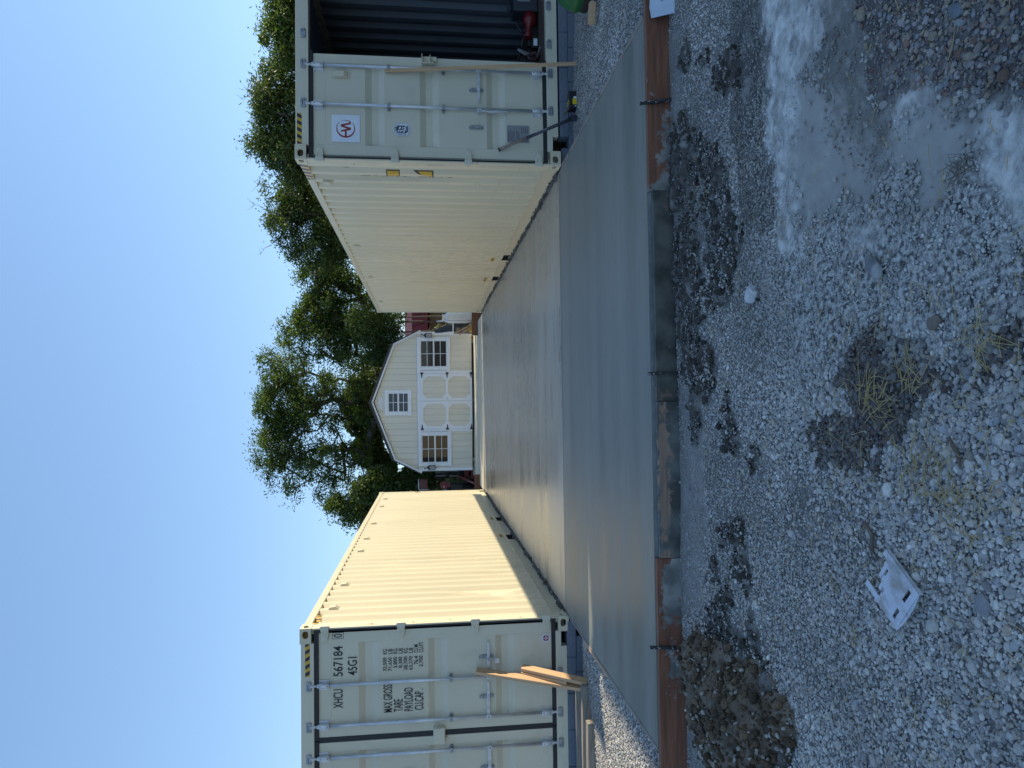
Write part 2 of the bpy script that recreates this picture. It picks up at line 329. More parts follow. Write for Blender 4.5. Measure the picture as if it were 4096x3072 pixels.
for k in ZONES:
    m = np.zeros(gx.shape); m[fg] = zsoft(k, gx[fg], gy[fg]); masks[k] = m
lump = fbm(gx*16, gy*16, 31, 4)-0.5
gz = gz+masks['soil']*(0.020+0.11*lump)+masks['splash']*(0.008+0.030*(fbm(gx*8, gy*8, 36, 5)-0.5))+0.012*masks['chalk']*(fbm(gx*30, gy*30, 37, 3)-0.5)-masks['pool']*0.006+masks['mud']*0.012*lump*2+masks['coat']*0.035*(fbm(gx*26, gy*26, 35, 3)-0.5)+masks['brown']*0.015*lump
nx, ny = len(xs), len(ys)
idx = np.arange(nx*ny).reshape(ny, nx)
faces = np.stack([idx[:-1,:-1], idx[:-1,1:], idx[1:,1:], idx[1:,:-1]], -1).reshape(-1, 4)
me = bpy.data.meshes.new('ground')
me.from_pydata(np.stack([gx, gy, gz], 1).tolist(), [], faces.tolist())
me.polygons.foreach_set('use_smooth', [True]*len(me.polygons))
for nm, chans in (('wet', ('soil', 'brown', 'mud')), ('cem', ('pool', 'splash', 'coat')), ('dry', ('tan', 'fine', 'brgrav')), ('chk', ('chalk', 'chalk', 'chalk'))):
    at = me.attributes.new(nm, 'FLOAT_COLOR', 'POINT')
    d = np.ones((len(gx), 4), np.float32)
    for i, c in enumerate(chans): d[:, i] = masks[c]
    at.data.foreach_set('color', d.ravel())
far = me.attributes.new('far', 'FLOAT', 'POINT'); far.data.foreach_set('value', np.clip((gy-9)/3, 0, 1).astype(np.float32))
ground = bpy.data.objects.new('ground', me); COL.objects.link(ground); ground['kind'] = 'structure'
mt = bpy.data.materials.new('gravel_ground'); mt.use_nodes = True; nt = mt.node_tree; L = nt.links.new
p = nt.nodes['Principled BSDF']; p.inputs['Specular IOR Level'].default_value = 0.3
tc = node(nt, 'ShaderNodeTexCoord')
def _n(sc, det=6, typ='ShaderNodeTexNoise'):
    n = node(nt, typ); n.inputs['Scale'].default_value = sc
    if typ == 'ShaderNodeTexNoise': n.inputs['Detail'].default_value = det; n.inputs['Roughness'].default_value = 0.65
    L(tc.outputs['Object'], n.inputs[0]); return n
n1, n2, n3 = _n(3), _n(45), _n(160, 3)
vor = _n(70, typ='ShaderNodeTexVoronoi')
def ramp(src, c0, c1, p0=0.3, p1=0.7):
    r = node(nt, 'ShaderNodeValToRGB'); e = r.color_ramp.elements; e[0].position, e[1].position = p0, p1
    e[0].color = (*c0, 1); e[1].color = (*c1, 1); L(src, r.inputs[0]); return r.outputs[0]
def mixc(f, a, b):
    m = node(nt, 'ShaderNodeMix', data_type='RGBA'); L(f, m.inputs[0]); L(a, m.inputs[6]); L(b, m.inputs[7]); return m.outputs[2]
c = ramp(n2.outputs[0], (0.11, 0.105, 0.095), (0.27, 0.258, 0.232))
A = {}
for nm in ('wet', 'cem', 'dry', 'chk'):
    a = node(nt, 'ShaderNodeAttribute'); a.attribute_name = nm; s = node(nt, 'ShaderNodeSeparateColor'); L(a.outputs['Color'], s.inputs[0]); A[nm] = s.outputs
af = node(nt, 'ShaderNodeAttribute'); af.attribute_name = 'far'
c = mixc(A['chk'][0], c, ramp(n2.outputs[0], (0.14, 0.137, 0.125), (0.37, 0.365, 0.335)))
c = mixc(A['dry'][1], c, ramp(n2.outputs[0], (0.22, 0.21, 0.19), (0.37, 0.355, 0.325)))
c = mixc(A['dry'][0], c, ramp(n2.outputs[0], (0.10, 0.092, 0.09), (0.19, 0.17, 0.16)))
c = mixc(A['dry'][2], c, ramp(n2.outputs[0], (0.08, 0.077, 0.072), (0.15, 0.143, 0.135)))
c = mixc(A['wet'][2], c, ramp(n2.outputs[0], (0.17, 0.162, 0.145), (0.27, 0.26, 0.235)))
c = mixc(A['wet'][0], c, ramp(n2.outputs[0], (0.050, 0.045, 0.037), (0.125, 0.112, 0.093)))
c = mixc(A['wet'][1], c, ramp(n2.outputs[0], (0.035, 0.030, 0.025), (0.085, 0.072, 0.058)))
c = mixc(A['cem'][2], c, ramp(n2.outputs[0], (0.09, 0.088, 0.08), (0.62, 0.61, 0.57), 0.41, 0.60))
c = mixc(A['cem'][0], c, ramp(n1.outputs[0], (0.27, 0.263, 0.238), (0.36, 0.352, 0.32)))
mps = node(nt, 'ShaderNodeMapping'); mps.inputs['Scale'].default_value = (7, 9, 1); L(tc.outputs['Object'], mps.inputs[0])
n4 = node(nt, 'ShaderNodeTexNoise'); n4.inputs['Scale'].default_value = 1.6; n4.inputs['Detail'].default_value = 9; n4.inputs['Roughness'].default_value = 0.7; n4.inputs['Distortion'].default_value = 0.35; L(mps.outputs[0], n4.inputs[0])
c = mixc(A['cem'][1], c, ramp(n4.outputs[0], (0.24, 0.235, 0.215), (0.68, 0.67, 0.63), 0.36, 0.66))
c = mixc(af.outputs['Fac'], c, ramp(n1.outputs[0], (0.09, 0.085, 0.05), (0.20, 0.18, 0.11)))
L(c, p.inputs['Base Color'])
rr = node(nt, 'ShaderNodeMapRange'); rr.inputs[3].default_value = 0.9; rr.inputs[4].default_value = 0.8; L(A['cem'][0], rr.inputs[0]); L(rr.outputs[0], p.inputs['Roughness'])
ha = node(nt, 'ShaderNodeMath', operation='ADD'); L(n2.outputs[0], ha.inputs[0]); L(n3.outputs[0], ha.inputs[1])
mxm = node(nt, 'ShaderNodeMath', operation='MULTIPLY_ADD'); L(A['cem'][1], mxm.inputs[0]); mxm.inputs[1].default_value = 0.75; L(A['cem'][0], mxm.inputs[2]); mxm.use_clamp = True
inv = node(nt, 'ShaderNodeMath', operation='MULTIPLY_ADD'); L(mxm.outputs[0], inv.inputs[0]); inv.inputs[1].default_value = -0.85; inv.inputs[2].default_value = 1.0
bp = node(nt, 'ShaderNodeBump'); bp.inputs['Distance'].default_value = 0.012; L(ha.outputs[0], bp.inputs['Height']); L(inv.outputs[0], bp.inputs['Strength']); L(bp.outputs[0], p.inputs['Normal'])
me.materials.append(mt)

# ------------------------------------------------------------------ loose stones (scattered with geometry nodes, each a real pebble)
def tint_mat(name, rough=0.8, bump=0.25, speck=0.22, bscale=500):
    mt = bpy.data.materials.new(name); mt.use_nodes = True; nt = mt.node_tree; L = nt.links.new
    p = nt.nodes['Principled BSDF']; p.inputs['Roughness'].default_value = rough; p.inputs['Specular IOR Level'].default_value = 0.3
    a = node(nt, 'ShaderNodeAttribute'); a.attribute_type = 'INSTANCER'; a.attribute_name = 'tint'
    tc = node(nt, 'ShaderNodeTexCoord'); n = node(nt, 'ShaderNodeTexNoise'); n.inputs['Scale'].default_value = 2.5; n.inputs['Detail'].default_value = 6
    L(tc.outputs['Object'], n.inputs[0])
    mr = node(nt, 'ShaderNodeMapRange'); mr.inputs[1].default_value = 0.3; mr.inputs[2].default_value = 0.7; mr.inputs[3].default_value = 1-speck; mr.inputs[4].default_value = 1+speck
    L(n.outputs[0], mr.inputs[0])
    mx = node(nt, 'ShaderNodeVectorMath', operation='SCALE'); L(a.outputs['Color'], mx.inputs[0]); L(mr.outputs[0], mx.inputs['Scale'])
    L(mx.outputs[0], p.inputs['Base Color'])
    b = node(nt, 'ShaderNodeBump'); b.inputs['Strength'].default_value = bump; b.inputs['Distance'].default_value = 0.15
    L(n.outputs[0], b.inputs['Height']); L(b.outputs[0], p.inputs['Normal'])
    return mt
m_stone = tint_mat('pebble_stone'); m_clod = tint_mat('soil_clod', 0.95, 0.6, 0.3)
def scatter_group(name, nvar, rough_amt, nscale, mat, subdiv=3, smooth=True):
    g = bpy.data.node_groups.new(name, 'GeometryNodeTree')
    g.interface.new_socket('Geometry', in_out='INPUT', socket_type='NodeSocketGeometry')
    g.interface.new_socket('Geometry', in_out='OUTPUT', socket_type='NodeSocketGeometry')
    N, L = g.nodes.new, g.links.new
    gi, go = N('NodeGroupInput'), N('NodeGroupOutput')
    g2i = N('GeometryNodeGeometryToInstance')
    for k in range(nvar):
        ico = N('GeometryNodeMeshIcoSphere'); ico.inputs['Radius'].default_value = 1.0; ico.inputs['Subdivisions'].default_value = subdiv
        pos = N('GeometryNodeInputPosition'); ad = N('ShaderNodeVectorMath'); ad.operation = 'ADD'; ad.inputs[1].default_value = (13.7*k, 5.1*k, -7.3*k)
        L(pos.outputs[0], ad.inputs[0])
        no = N('ShaderNodeTexNoise'); no.inputs['Scale'].default_value = nscale; no.inputs['Detail'].default_value = 2.0
        L(ad.outputs[0], no.inputs['Vector'])
        sb = N('ShaderNodeVectorMath'); sb.operation = 'SUBTRACT'; sb.inputs[1].default_value = (0.5, 0.5, 0.5); L(no.outputs['Color'], sb.inputs[0])
        sc = N('ShaderNodeVectorMath'); sc.operation = 'SCALE'; sc.inputs['Scale'].default_value = rough_amt; L(sb.outputs[0], sc.inputs[0])
        sp = N('GeometryNodeSetPosition'); L(ico.outputs[0], sp.inputs[0]); L(sc.outputs[0], sp.inputs['Offset'])
        sm = N('GeometryNodeSetMaterial'); sm.inputs['Material'].default_value = mat
        if smooth:
            ss = N('GeometryNodeSetShadeSmooth'); L(sp.outputs[0], ss.inputs[0]); L(ss.outputs[0], sm.inputs[0])
        else: L(sp.outputs[0], sm.inputs[0])
        L(sm.outputs[0], g2i.inputs[0])
    iop = N('GeometryNodeInstanceOnPoints'); L(gi.outputs[0], iop.inputs['Points']); L(g2i.outputs[0], iop.inputs['Instance'])
    iop.inputs['Pick Instance'].default_value = True
    def attr(nm, ty):
        a = N('GeometryNodeInputNamedAttribute'); a.data_type = ty; a.inputs[0].default_value = nm
        return next(o for o in a.outputs if o.enabled and o.name == 'Attribute')
    L(attr('pick', 'INT'), iop.inputs['Instance Index']); L(attr('rot', 'FLOAT_VECTOR'), iop.inputs['Rotation']); L(attr('scl', 'FLOAT_VECTOR'), iop.inputs['Scale'])
    L(iop.outputs[0], go.inputs[0])
    return g
G_PEB = scatter_group('pebbles', 10, 0.55, 0.9, m_stone, 3)
G_CRU = scatter_group('crushed_stones', 8, 0.95, 1.5, m_stone, 2, False)
G_CLOD = scatter_group('clods', 8, 0.9, 2.2, m_clod, 3)
def scatter(name, group, pos, rot, scl, tint, nvar, parent=None):
    n = len(pos); me = bpy.data.meshes.new(name); me.vertices.add(n); me.vertices.foreach_set('co', np.asarray(pos, np.float32).ravel())
    for nm, ty, arr, key in (('rot', 'FLOAT_VECTOR', rot, 'vector'), ('scl', 'FLOAT_VECTOR', scl, 'vector')):
        a = me.attributes.new(nm, ty, 'POINT'); a.data.foreach_set(key, np.asarray(arr, np.float32).ravel())
    a = me.attributes.new('tint', 'FLOAT_COLOR', 'POINT'); a.data.foreach_set('color', np.concatenate([tint, np.ones((n, 1))], 1).astype(np.float32).ravel())
    a = me.attributes.new('pick', 'INT', 'POINT'); a.data.foreach_set('value', (np.arange(n)*7919 % nvar).astype(np.int32))
    o = bpy.data.objects.new(name, me); COL.objects.link(o); o['kind'] = 'stuff'
    if parent: o.parent = parent
    md = o.modifiers.new('scatter', 'NODES'); md.node_group = group
    return o
rng = np.random.default_rng(5)
PAL = np.array([(0.31,0.295,0.27),(0.36,0.345,0.315),(0.42,0.405,0.375),(0.25,0.24,0.225),(0.37,0.34,0.29),(0.47,0.455,0.42),(0.20,0.195,0.19),(0.27,0.275,0.28),(0.34,0.285,0.22),(0.17,0.15,0.125)])
PALW = np.array([.2,.2,.13,.13,.1,.06,.05,.06,.04,.03])
TAN = np.array([(0.30,0.25,0.19),(0.24,0.205,0.175),(0.34,0.32,0.29),(0.20,0.175,0.16),(0.32,0.27,0.20),(0.22,0.23,0.24),(0.20,0.13,0.10),(0.17,0.15,0.14),(0.28,0.255,0.26)])
def pebbles(name, n, x0, x1, y0, y1, lmin, lmax, keep, group=G_PEB, nvar=10, lift=0.25, tintmul=1.0, zf=ground_z, zadd=0.006):
    x = rng.uniform(x0, x1, n); y = rng.uniform(y0, y1, n)
    pz = {k: zone(k, x, y) for k in ZONES}
    pr = keep(x, y, pz); ok = rng.random(n) < pr; x, y = x[ok], y[ok]; n = len(x)
    pz = {k: v[ok] for k, v in pz.items()}
    big = fbm(x*1.1, y*1.1, 77, 2)
    L_ = np.exp(rng.normal(0, 0.34, n))*(lmin+lmax)/2*(0.75+0.5*big); L_ = np.clip(L_, lmin*0.6, lmax*1.7)*np.clip(1.0-0.16*(y-2.4), 0.68, 1.08)
    tanz = pz['tan'] > 0.5; L_[tanz] *= rng.choice([0.42, 0.75, 1.12], tanz.sum(), p=[.5, .35, .15])
    br = pz['brgrav'] > 0.5; L_[br] *= 0.85; cz = pz['coat'] > 0.5; L_[cz] *= 0.66; L_ *= np.where((x > 0.25) & ~tanz, 0.85, 1.0)
    a = L_/2; b = a*rng.uniform(0.62, 0.95, n); c = a*rng.uniform(0.38, 0.68, n)
    z = zf(x, y)+c*lift+rng.random(n)**2*zadd
    soil = pz['soil'] > 0.5; z[soil] += 0.022; z[cz] -= 0.004
    rot = np.stack([rng.normal(0, 0.28, n), rng.normal(0, 0.28, n), rng.uniform(0, 6.283, n)], 1)
    t = PAL[rng.choice(len(PAL), n, p=PALW/PALW.sum())]*rng.uniform(0.8, 1.2, (n, 1))
    t[tanz] = TAN[rng.integers(0, len(TAN), tanz.sum())]*rng.uniform(0.55, 0.95, (tanz.sum(), 1))
    bw = pz['brown'] > 0.5; t[bw] = (TAN[rng.integers(0, 8, bw.sum())]*0.42+0.01)*rng.uniform(0.7, 1.3, (bw.sum(), 1))
    gg = br; t[gg] = t[gg]*0.55*np.array((1.04, 1.0, 0.97))
    mu = pz['mud'] > 0.5; t[mu] = TAN[rng.integers(0, 8, mu.sum())]*0.7
    ch = (pz['chalk'] > 0.5) & ~tanz & (rng.random(n) < 0.75); t[ch] = t[ch]*0.55+np.array((0.16, 0.16, 0.148))
    co = (pz['coat'] > 0.5) & (rng.random(n) < 0.8); t[co] = t[co]*0.25+np.array((0.40, 0.395, 0.365))*rng.uniform(0.55, 1.25, (co.sum(), 1))
    sp = pz['splash'] > 0.5; t[sp] = np.array((0.46, 0.465, 0.455))*rng.uniform(0.6, 1.2, (sp.sum(), 1))
    fi = pz['fine'] > 0.5; t[fi] = t[fi]*0.6+np.array((0.125, 0.122, 0.118))
    t[soil & (rng.random(n) < 0.4)] *= 0.65
    damp = fbm(x*1.7+5, y*1.7, 91, 3); t = 1.2*t*np.clip(0.58+0.72*damp, 0.6, 1.15)[:, None]*tintmul
    return scatter(name, group, np.stack([x, y, z], 1), rot, np.stack([a, b, c], 1), np.clip(t, 0.01, 0.75), nvar)
def keep_main(x, y, z):
    k = np.ones(x.shape)
    k = np.where(z['soil'] > 0, 0.42, k); k = np.where(z['pool'] > 0, 0.012, k); k = np.where(z['splash'] > 0, 0.04, k)
    k = np.where(z['mud'] > 0, 0.04, k); k = np.where(z['fine'] > 0, 0.14, k); k = np.where(z['coat'] > 0, 0.62, k); k = np.where(z['brgrav'] > 0, 0.8, k)
    k = k*np.where(y > 3.3, 0.72, 1.0)
    bare = fbm(x*2.3, y*2.3, 61, 3); k = k*np.clip(1.25-1.6*np.clip(bare-0.55, 0, 1)*2.2, 0.15, 1)
    k = np.where(pile_h(x, y) > 0.03, 0.0, k)
    edge = np.clip((3.6-np.abs(x))/0.5, 0, 1)
    return k*edge
def keep_fine(x, y, z):
    k = np.ones(x.shape)*0.9
    k = np.where(z['pool'] > 0, 0.02, k); k = np.where(z['splash'] > 0, 0.07, k); k = np.where(z['mud'] > 0, 0.45, k); k = np.where(z['soil'] > 0, 0.5, k); k = np.where(z['fine'] > 0, 0.95, k)
    return np.where(pile_h(x, y) > 0.03, 0.0, k)*np.clip((3.6-np.abs(x))/0.5, 0, 1)
pebbles('gravel', 265000, -3.6, 3.6, 1.15, 4.63, 0.0084, 0.0198, keep_main)
pebbles('fine_gravel', 160000, -3.2, 3.2, 1.15, 4.62, 0.005, 0.011, keep_fine, G_CRU, 8, 0.15, 0.92, zadd=0.002)
pebbles('large_pebbles', 2000, -3.2, 3.2, 1.2, 4.5, 0.022, 0.036, lambda x, y, z: keep_main(x, y, z)*(1-z['coat']*0.8)*np.where(x > 0.3, 0.3, 0.8), lift=0.2, zadd=0.004)
def keep_side(x, y, z): return ((x > 2.72) | (x < -2.36))*np.ones(x.shape)
pebbles('side_gravel', 46000, 2.72, 5.8, 4.7, 7.74, 0.011, 0.024, keep_side, G_PEB, 10, 0.25, 1.12)
pebbles('side_gravel', 46000, -5.4, -2.34, 4.7, 7.80, 0.011, 0.025, keep_side, G_PEB, 10, 0.25, 1.0)
# clods of dug soil
x = rng.uniform(-2.2, 2.2, 24000); y = rng.uniform(3.1, 4.62, 24000)
ok = (zone('soil', x, y) > 0) & (pile_h(x, y) < 0.02); x, y = x[ok], y[ok]; n = len(x)
s = np.exp(rng.normal(-5.05, 0.6, n)); s = np.clip(s, 0.003, 0.026)
scatter('soil_clods', G_CLOD, np.stack([x, y, ground_z(x, y)+0.014+s*0.2+0.06*(fbm(x*16, y*16, 31, 4)-0.5)], 1), rng.uniform(0, 6.28, (n, 3)), np.stack([s, s*rng.uniform(.7, 1, n), s*rng.uniform(.5, .9, n)], 1),
        np.array((0.085, 0.076, 0.063))*rng.uniform(0.6, 1.4, (n, 1)), 8)
# crumbs of spilt concrete along both container sides of the slab
n = 3800; sd = rng.integers(0, 2, n); y = rng.uniform(8.0, 19.8, n); x = np.where(sd == 0, -2.318, 2.668)+rng.normal(0, 0.014, n)*1.0
s = np.clip(np.exp(rng.normal(-4.6, 0.5, n)), 0.004, 0.026)
scatter('concrete_crumbs', G_CLOD, np.stack([x, y, s*0.3], 1), rng.uniform(0, 6.28, (n, 3)), np.stack([s, s*1.4, s*0.7], 1), np.array((0.17, 0.165, 0.15))*rng.uniform(0.4, 1.3, (n, 1)), 8)

# ------------------------------------------------------------------ lettering
def text_obj(name, s, rect, y, mt, parent, frame='xz'):
    """lettering as a thin mesh fitted into rect (x0, z0, x1, z1) on the plane y; frame 'zy' writes up a side wall"""
    cu = bpy.data.curves.new('letters', 'FONT'); cu.body = s; cu.align_x = 'LEFT'; cu.resolution_u = 4; cu.offset = 0.008
    to = bpy.data.objects.new('letters', cu); COL.objects.link(to)
    bpy.context.view_layer.update()
    me = bpy.data.meshes.new_from_object(to.evaluated_get(bpy.context.evaluated_depsgraph_get()))
    bpy.data.objects.remove(to, do_unlink=True); bpy.data.curves.remove(cu)
    co = np.empty(len(me.vertices)*3, np.float32); me.vertices.foreach_get('co', co); co = co.reshape(-1, 3)
    lo, hi = co.min(0), co.max(0); u = (co[:, 0]-lo[0])/max(hi[0]-lo[0], 1e-6); v = (co[:, 1]-lo[1])/max(hi[1]-lo[1], 1e-6)
    x0, z0, x1, z1 = rect; out = np.empty_like(co)
    out[:, 0] = x0+u*(x1-x0); out[:, 1] = y; out[:, 2] = z0+v*(z1-z0)
    me.vertices.foreach_set('co', out.ravel()); me.materials.clear(); me.materials.append(mt); me.update(); me.name = name
    o = bpy.data.objects.new(name, me); COL.objects.link(o); o.parent = parent
    return o

# ------------------------------------------------------------------ shipping containers
CW, CH, CL = 2.438, 2.896, 12.192
DY = 0.055                                   # door face behind the corner castings
def oval(cx, cy, rx, ry, n=20, p=2.6):
    return [(cx+rx*math.copysign(abs(math.cos(t))**(2/p), math.cos(t)), cy+ry*math.copysign(abs(math.sin(t))**(2/p), math.sin(t))) for t in (2*math.pi*i/n for i in range(n))]
def holed(mb, x0, z0, x1, z1, ov, tf, depth, m=0):
    """flat face with an oval hole and the hole's rim; tf maps (u, v, w) to 3-D"""
    n = len(ov); cx, cz = (x0+x1)/2, (z0+z1)/2
    outer = []
    for u, v in ov:
        dx, dz = u-cx, v-cz; k = min((x1-cx)/abs(dx) if dx else 9e9, (z1-cz)/abs(dz) if dz else 9e9); outer.append((cx+dx*k, cz+dz*k))
    cor = [(x1, z1), (x0, z1), (x0, z0), (x1, z0)]
    vs = [tf(*p, 0) for p in outer]+[tf(*p, 0) for p in ov]+[tf(*p, depth) for p in ov]+[tf(*p, 0) for p in cor]
    fs = []
    ang = lambda p: math.atan2(p[1]-cz, p[0]-cx)
    for i in range(n):
        j = (i+1) % n; f = [i, j, n+j, n+i]
        for k, c in enumerate(cor):
            a0, a1, ac = ang(outer[i]), ang(outer[j]), ang(c)
            if a1 < a0: a1 += 2*math.pi
            if ac < a0-1e-6: ac += 2*math.pi
            if a0+1e-6 < ac < a1-1e-6: f = [i, 3*n+k, j, n+j, n+i]
        fs.append(tuple(f)); fs.append((n+i, n+j, 2*n+j, 2*n+i))
    mb.add(vs, fs, m)
def corner_casting(root, x0, y0, z0, sx, sy, mt):
    """ISO corner fitting; sx, sy say which way is outwards"""
    b = MB(); w, d, h = 0.162, 0.178, 0.118
    xo, yo = (x0 if sx < 0 else x0+w), (y0 if sy < 0 else y0+d)
    holed(b, x0, z0, x0+w, z0+h, oval(x0+w/2+sx*0.012, z0+h/2, 0.040, 0.031), lambda u, v, k: (u, yo-sy*k, v), 0.032)
    holed(b, y0, z0, y0+d, z0+h, oval(y0+d/2+sy*0.012, z0+h/2, 0.040, 0.026), lambda u, v, k: (xo-sx*k, u, v), 0.032)
    xi, yi = (x0+w if sx < 0 else x0), (y0+d if sy < 0 else y0)
    b.add([(xi, y0, z0), (xi, y0+d, z0), (xi, y0+d, z0+h), (xi, y0, z0+h)], [(0, 1, 2, 3)])
    b.add([(x0, yi, z0), (x0+w, yi, z0), (x0+w, yi, z0+h), (x0, yi, z0+h)], [(0, 1, 2, 3)])
    for z in (z0, z0+h): b.add([(x0, y0, z), (x0+w, y0, z), (x0+w, y0+d, z), (x0, y0+d, z)], [(0, 1, 2, 3)])
    return b.obj('corner_casting', mt, root, bevel=0.006)
def corrugated(a0, a1, depth, pitch=0.278):
    """profile along a: [(a, inset)] trapezoid corrugation"""
    n = round((a1-a0)/pitch); p = (a1-a0)/n; out = []
    for i in range(n):
        s = a0+i*p; out += [(s, 0), (s+p*0.31, 0), (s+p*0.50, depth), (s+p*0.81, depth)]
    return out+[(a1, 0)]
def sheet(prof, tf0, tf1, mb, m=0):
    n = len(prof); mb.add([tf0(*q) for q in prof]+[tf1(*q) for q in prof], [(i, i+1, n+i+1, n+i) for i in range(n-1)], m)
def hinge(door, X, z, sgn, mt):
    b = MB(); fx = lambda s: X(s)
    y = 0.014
    pts = [(0.03, 0.042), (0.075, 0.040), (0.138, 0.027), (0.138, -0.027), (0.075, -0.040), (0.03, -0.042)]
    b.prism([(fx(s), y+0.004, z+q) for s, q in pts], (0, 0.016, 0))
    b.box(fx(-0.016), y-0.012, z-0.042, fx(0.034), y+0.012, z+0.042)
    b.tube((fx(-0.004), y, z-0.05), (fx(-0.004), y, z+0.05), 0.013, n=10)
    for q in (-1, 1): b.obox((fx(0.07), y+0.001, z+q*0.017), ((fx(0.045)-fx(0.085))/2, 0, q*0.009), (0, 0.003, 0), (0, 0, 0.004))
    b.tube((fx(0.112), y+0.005, z), (fx(0.112), y-0.002, z), 0.008, n=8)
    return b.obj('hinge', mt, door, bevel=0.003)
def lock_rod(door, x, mids, side):
    """galvanised locking bar with guide brackets, cams and keepers"""
    y = DY-0.030; b = MB(); b.tube((x, y, 0.215), (x, y, 2.70), 0.0168, n=14)
    b.tube((x, y, 0.12), (x, y, 0.215), 0.0135, n=12); b.tube((x, y, 2.70), (x, y, 2.80), 0.0135, n=12)
    rod = b.obj('lock_rod', m_galv, door)
    for z in (0.255, 2.652):
        b = MB(); b.box(x-0.054, DY-0.006, z-0.055, x+0.054, DY-0.001, z+0.055)
        b.tube((x, y, z-0.056), (x, y, z+0.056), 0.025, n=14)
        b.box(x-0.026, y, z-0.052, x+0.026, DY-0.003, z+0.052)
        for i in (-1, 1):
            for k in (-1, 1): b.tube((x+i*0.042, DY-0.001, z+k*0.037), (x+i*0.042, DY-0.013, z+k*0.037), 0.008, n=8)
            b.tube((x, y-0.024, z+i*0.037), (x, y-0.0262, z+i*0.037), 0.006, n=8, m=1)
        b.tube((x, y, z+(0.056 if z > 1 else -0.070)), (x, y, z+(0.070 if z > 1 else -0.056)), 0.0225, n=14)
        b.obj('rod_guide', [m_galv, m_black], door, bevel=0.002)
    for z in mids:
        b = MB(); b.box(x-0.047, DY-0.006, z-0.017, x+0.047, DY-0.001, z+0.017); b.box(x-0.024, y-0.021, z-0.016, x+0.024, DY-0.003, z+0.016)
        for i in (-1, 1): b.tube((x+i*0.036, DY-0.001, z), (x+i*0.036, DY-0.010, z), 0.007, n=8)
        b.tube((x, y-0.020, z), (x, y-0.0225, z), 0.005, n=8, m=1)
        b.obj('rod_bracket', [m_galv_dark, m_black], door, bevel=0.003)
    for z, q in ((0.105, -1), (2.806, 1)):
        b = MB(); b.prism([(x-0.026, y-0.012, z-0.012*q), (x+0.010, y-0.012, z-0.022*q), (x+0.030, y-0.012, z+0.002*q), (x+0.022, y-0.012, z+0.020*q), (x+0.004, y-0.012, z+0.006*q), (x-0.016, y-0.012, z+0.022*q), (x-0.032, y-0.012, z+0.010*q)], (0, 0.028, 0))
        b.tube((x, y, z-0.02*q), (x, y, z-0.05*q), 0.0175, n=12)
        b.obj('rod_cam', m_galv, door, bevel=0.003)
        b = MB(); b.box(x-0.045, 0.010, z-0.030, x+0.045, 0.0195, z+0.030)
        for i in (-1, 1): b.box(x+i*0.040-0.010, y-0.024, z-0.022, x+i*0.040+0.010, 0.012, z+0.022)
        b.tube((x-0.046, y-0.018, z+0.012*q), (x+0.046, y-0.018, z+0.012*q), 0.006, n=8)
        b.obj('cam_keeper', m_galv_dark, door, bevel=0.004)
    return rod
def handle(door, x0, x1, z, catch, drop=0.0):
    """operating handle lying from the rod at x0 to x1"""
    y = DY-0.045; q = 1 if x1 > x0 else -1; b = MB()
    b.box(x0-0.022, y-0.010, z-0.024, x0+0.022, y+0.030, z+0.024)
    b.tube((x0, y-0.010, z), (x0, y-0.014, z), 0.010, n=10, m=1)
    e = Vector((x1, y+0.006, z+drop)); s0 = Vector((x0+q*0.02, y+0.006, z)); d = (e-s0)
    up = Vector((-d.z, 0, d.x)).normalized()
    b.prism([s0+up*0.015, s0+d*0.35+up*0.020, s0+d*0.85+up*0.014, e+up*0.011, e-up*0.011, s0+d*0.85-up*0.014, s0+d*0.35-up*0.020, s0-up*0.015], (0, 0.012, 0))
    b.prism([s0+d*0.3+up*0.004+Vector((0,-0.004,0)), s0+d*0.6+up*0.006+Vector((0,-0.004,0)), s0+d*0.6-up*0.006+Vector((0,-0.004,0)), s0+d*0.3-up*0.004+Vector((0,-0.004,0))], (0, 0.006, 0))
    b.obj('door_handle', [m_galv, m_galv_dark], door, bevel=0.003)
def catch_plate(door, x, z, lock=False):
    b = MB(); y = DY-0.007
    b.prism([(x+u, y, z+v) for u, v in ((-0.022,-0.062),(0,-0.072),(0.022,-0.062),(0.022,0.055),(0.010,0.074),(-0.022,0.060))], (0, 0.006, 0))
    b.prism([(x+u, y-0.016, z+v) for u, v in ((-0.022,0.045),(0.020,0.050),(0.004,0.092),(-0.026,0.086),(-0.012,0.070))], (0, 0.018, 0))
    b.prism([(x+u, y-0.022, z+v) for u, v in ((-0.018,-0.028),(0.018,-0.028),(0.018,0.018),(-0.018,0.018))], (0, 0.022, 0))
    for v in (-0.045, 0.045): b.tube((x, y, z+v), (x, y-0.010, z+v), 0.010, n=10)
    b.obj('handle_catch', m_galv_dark, door, bevel=0.003)
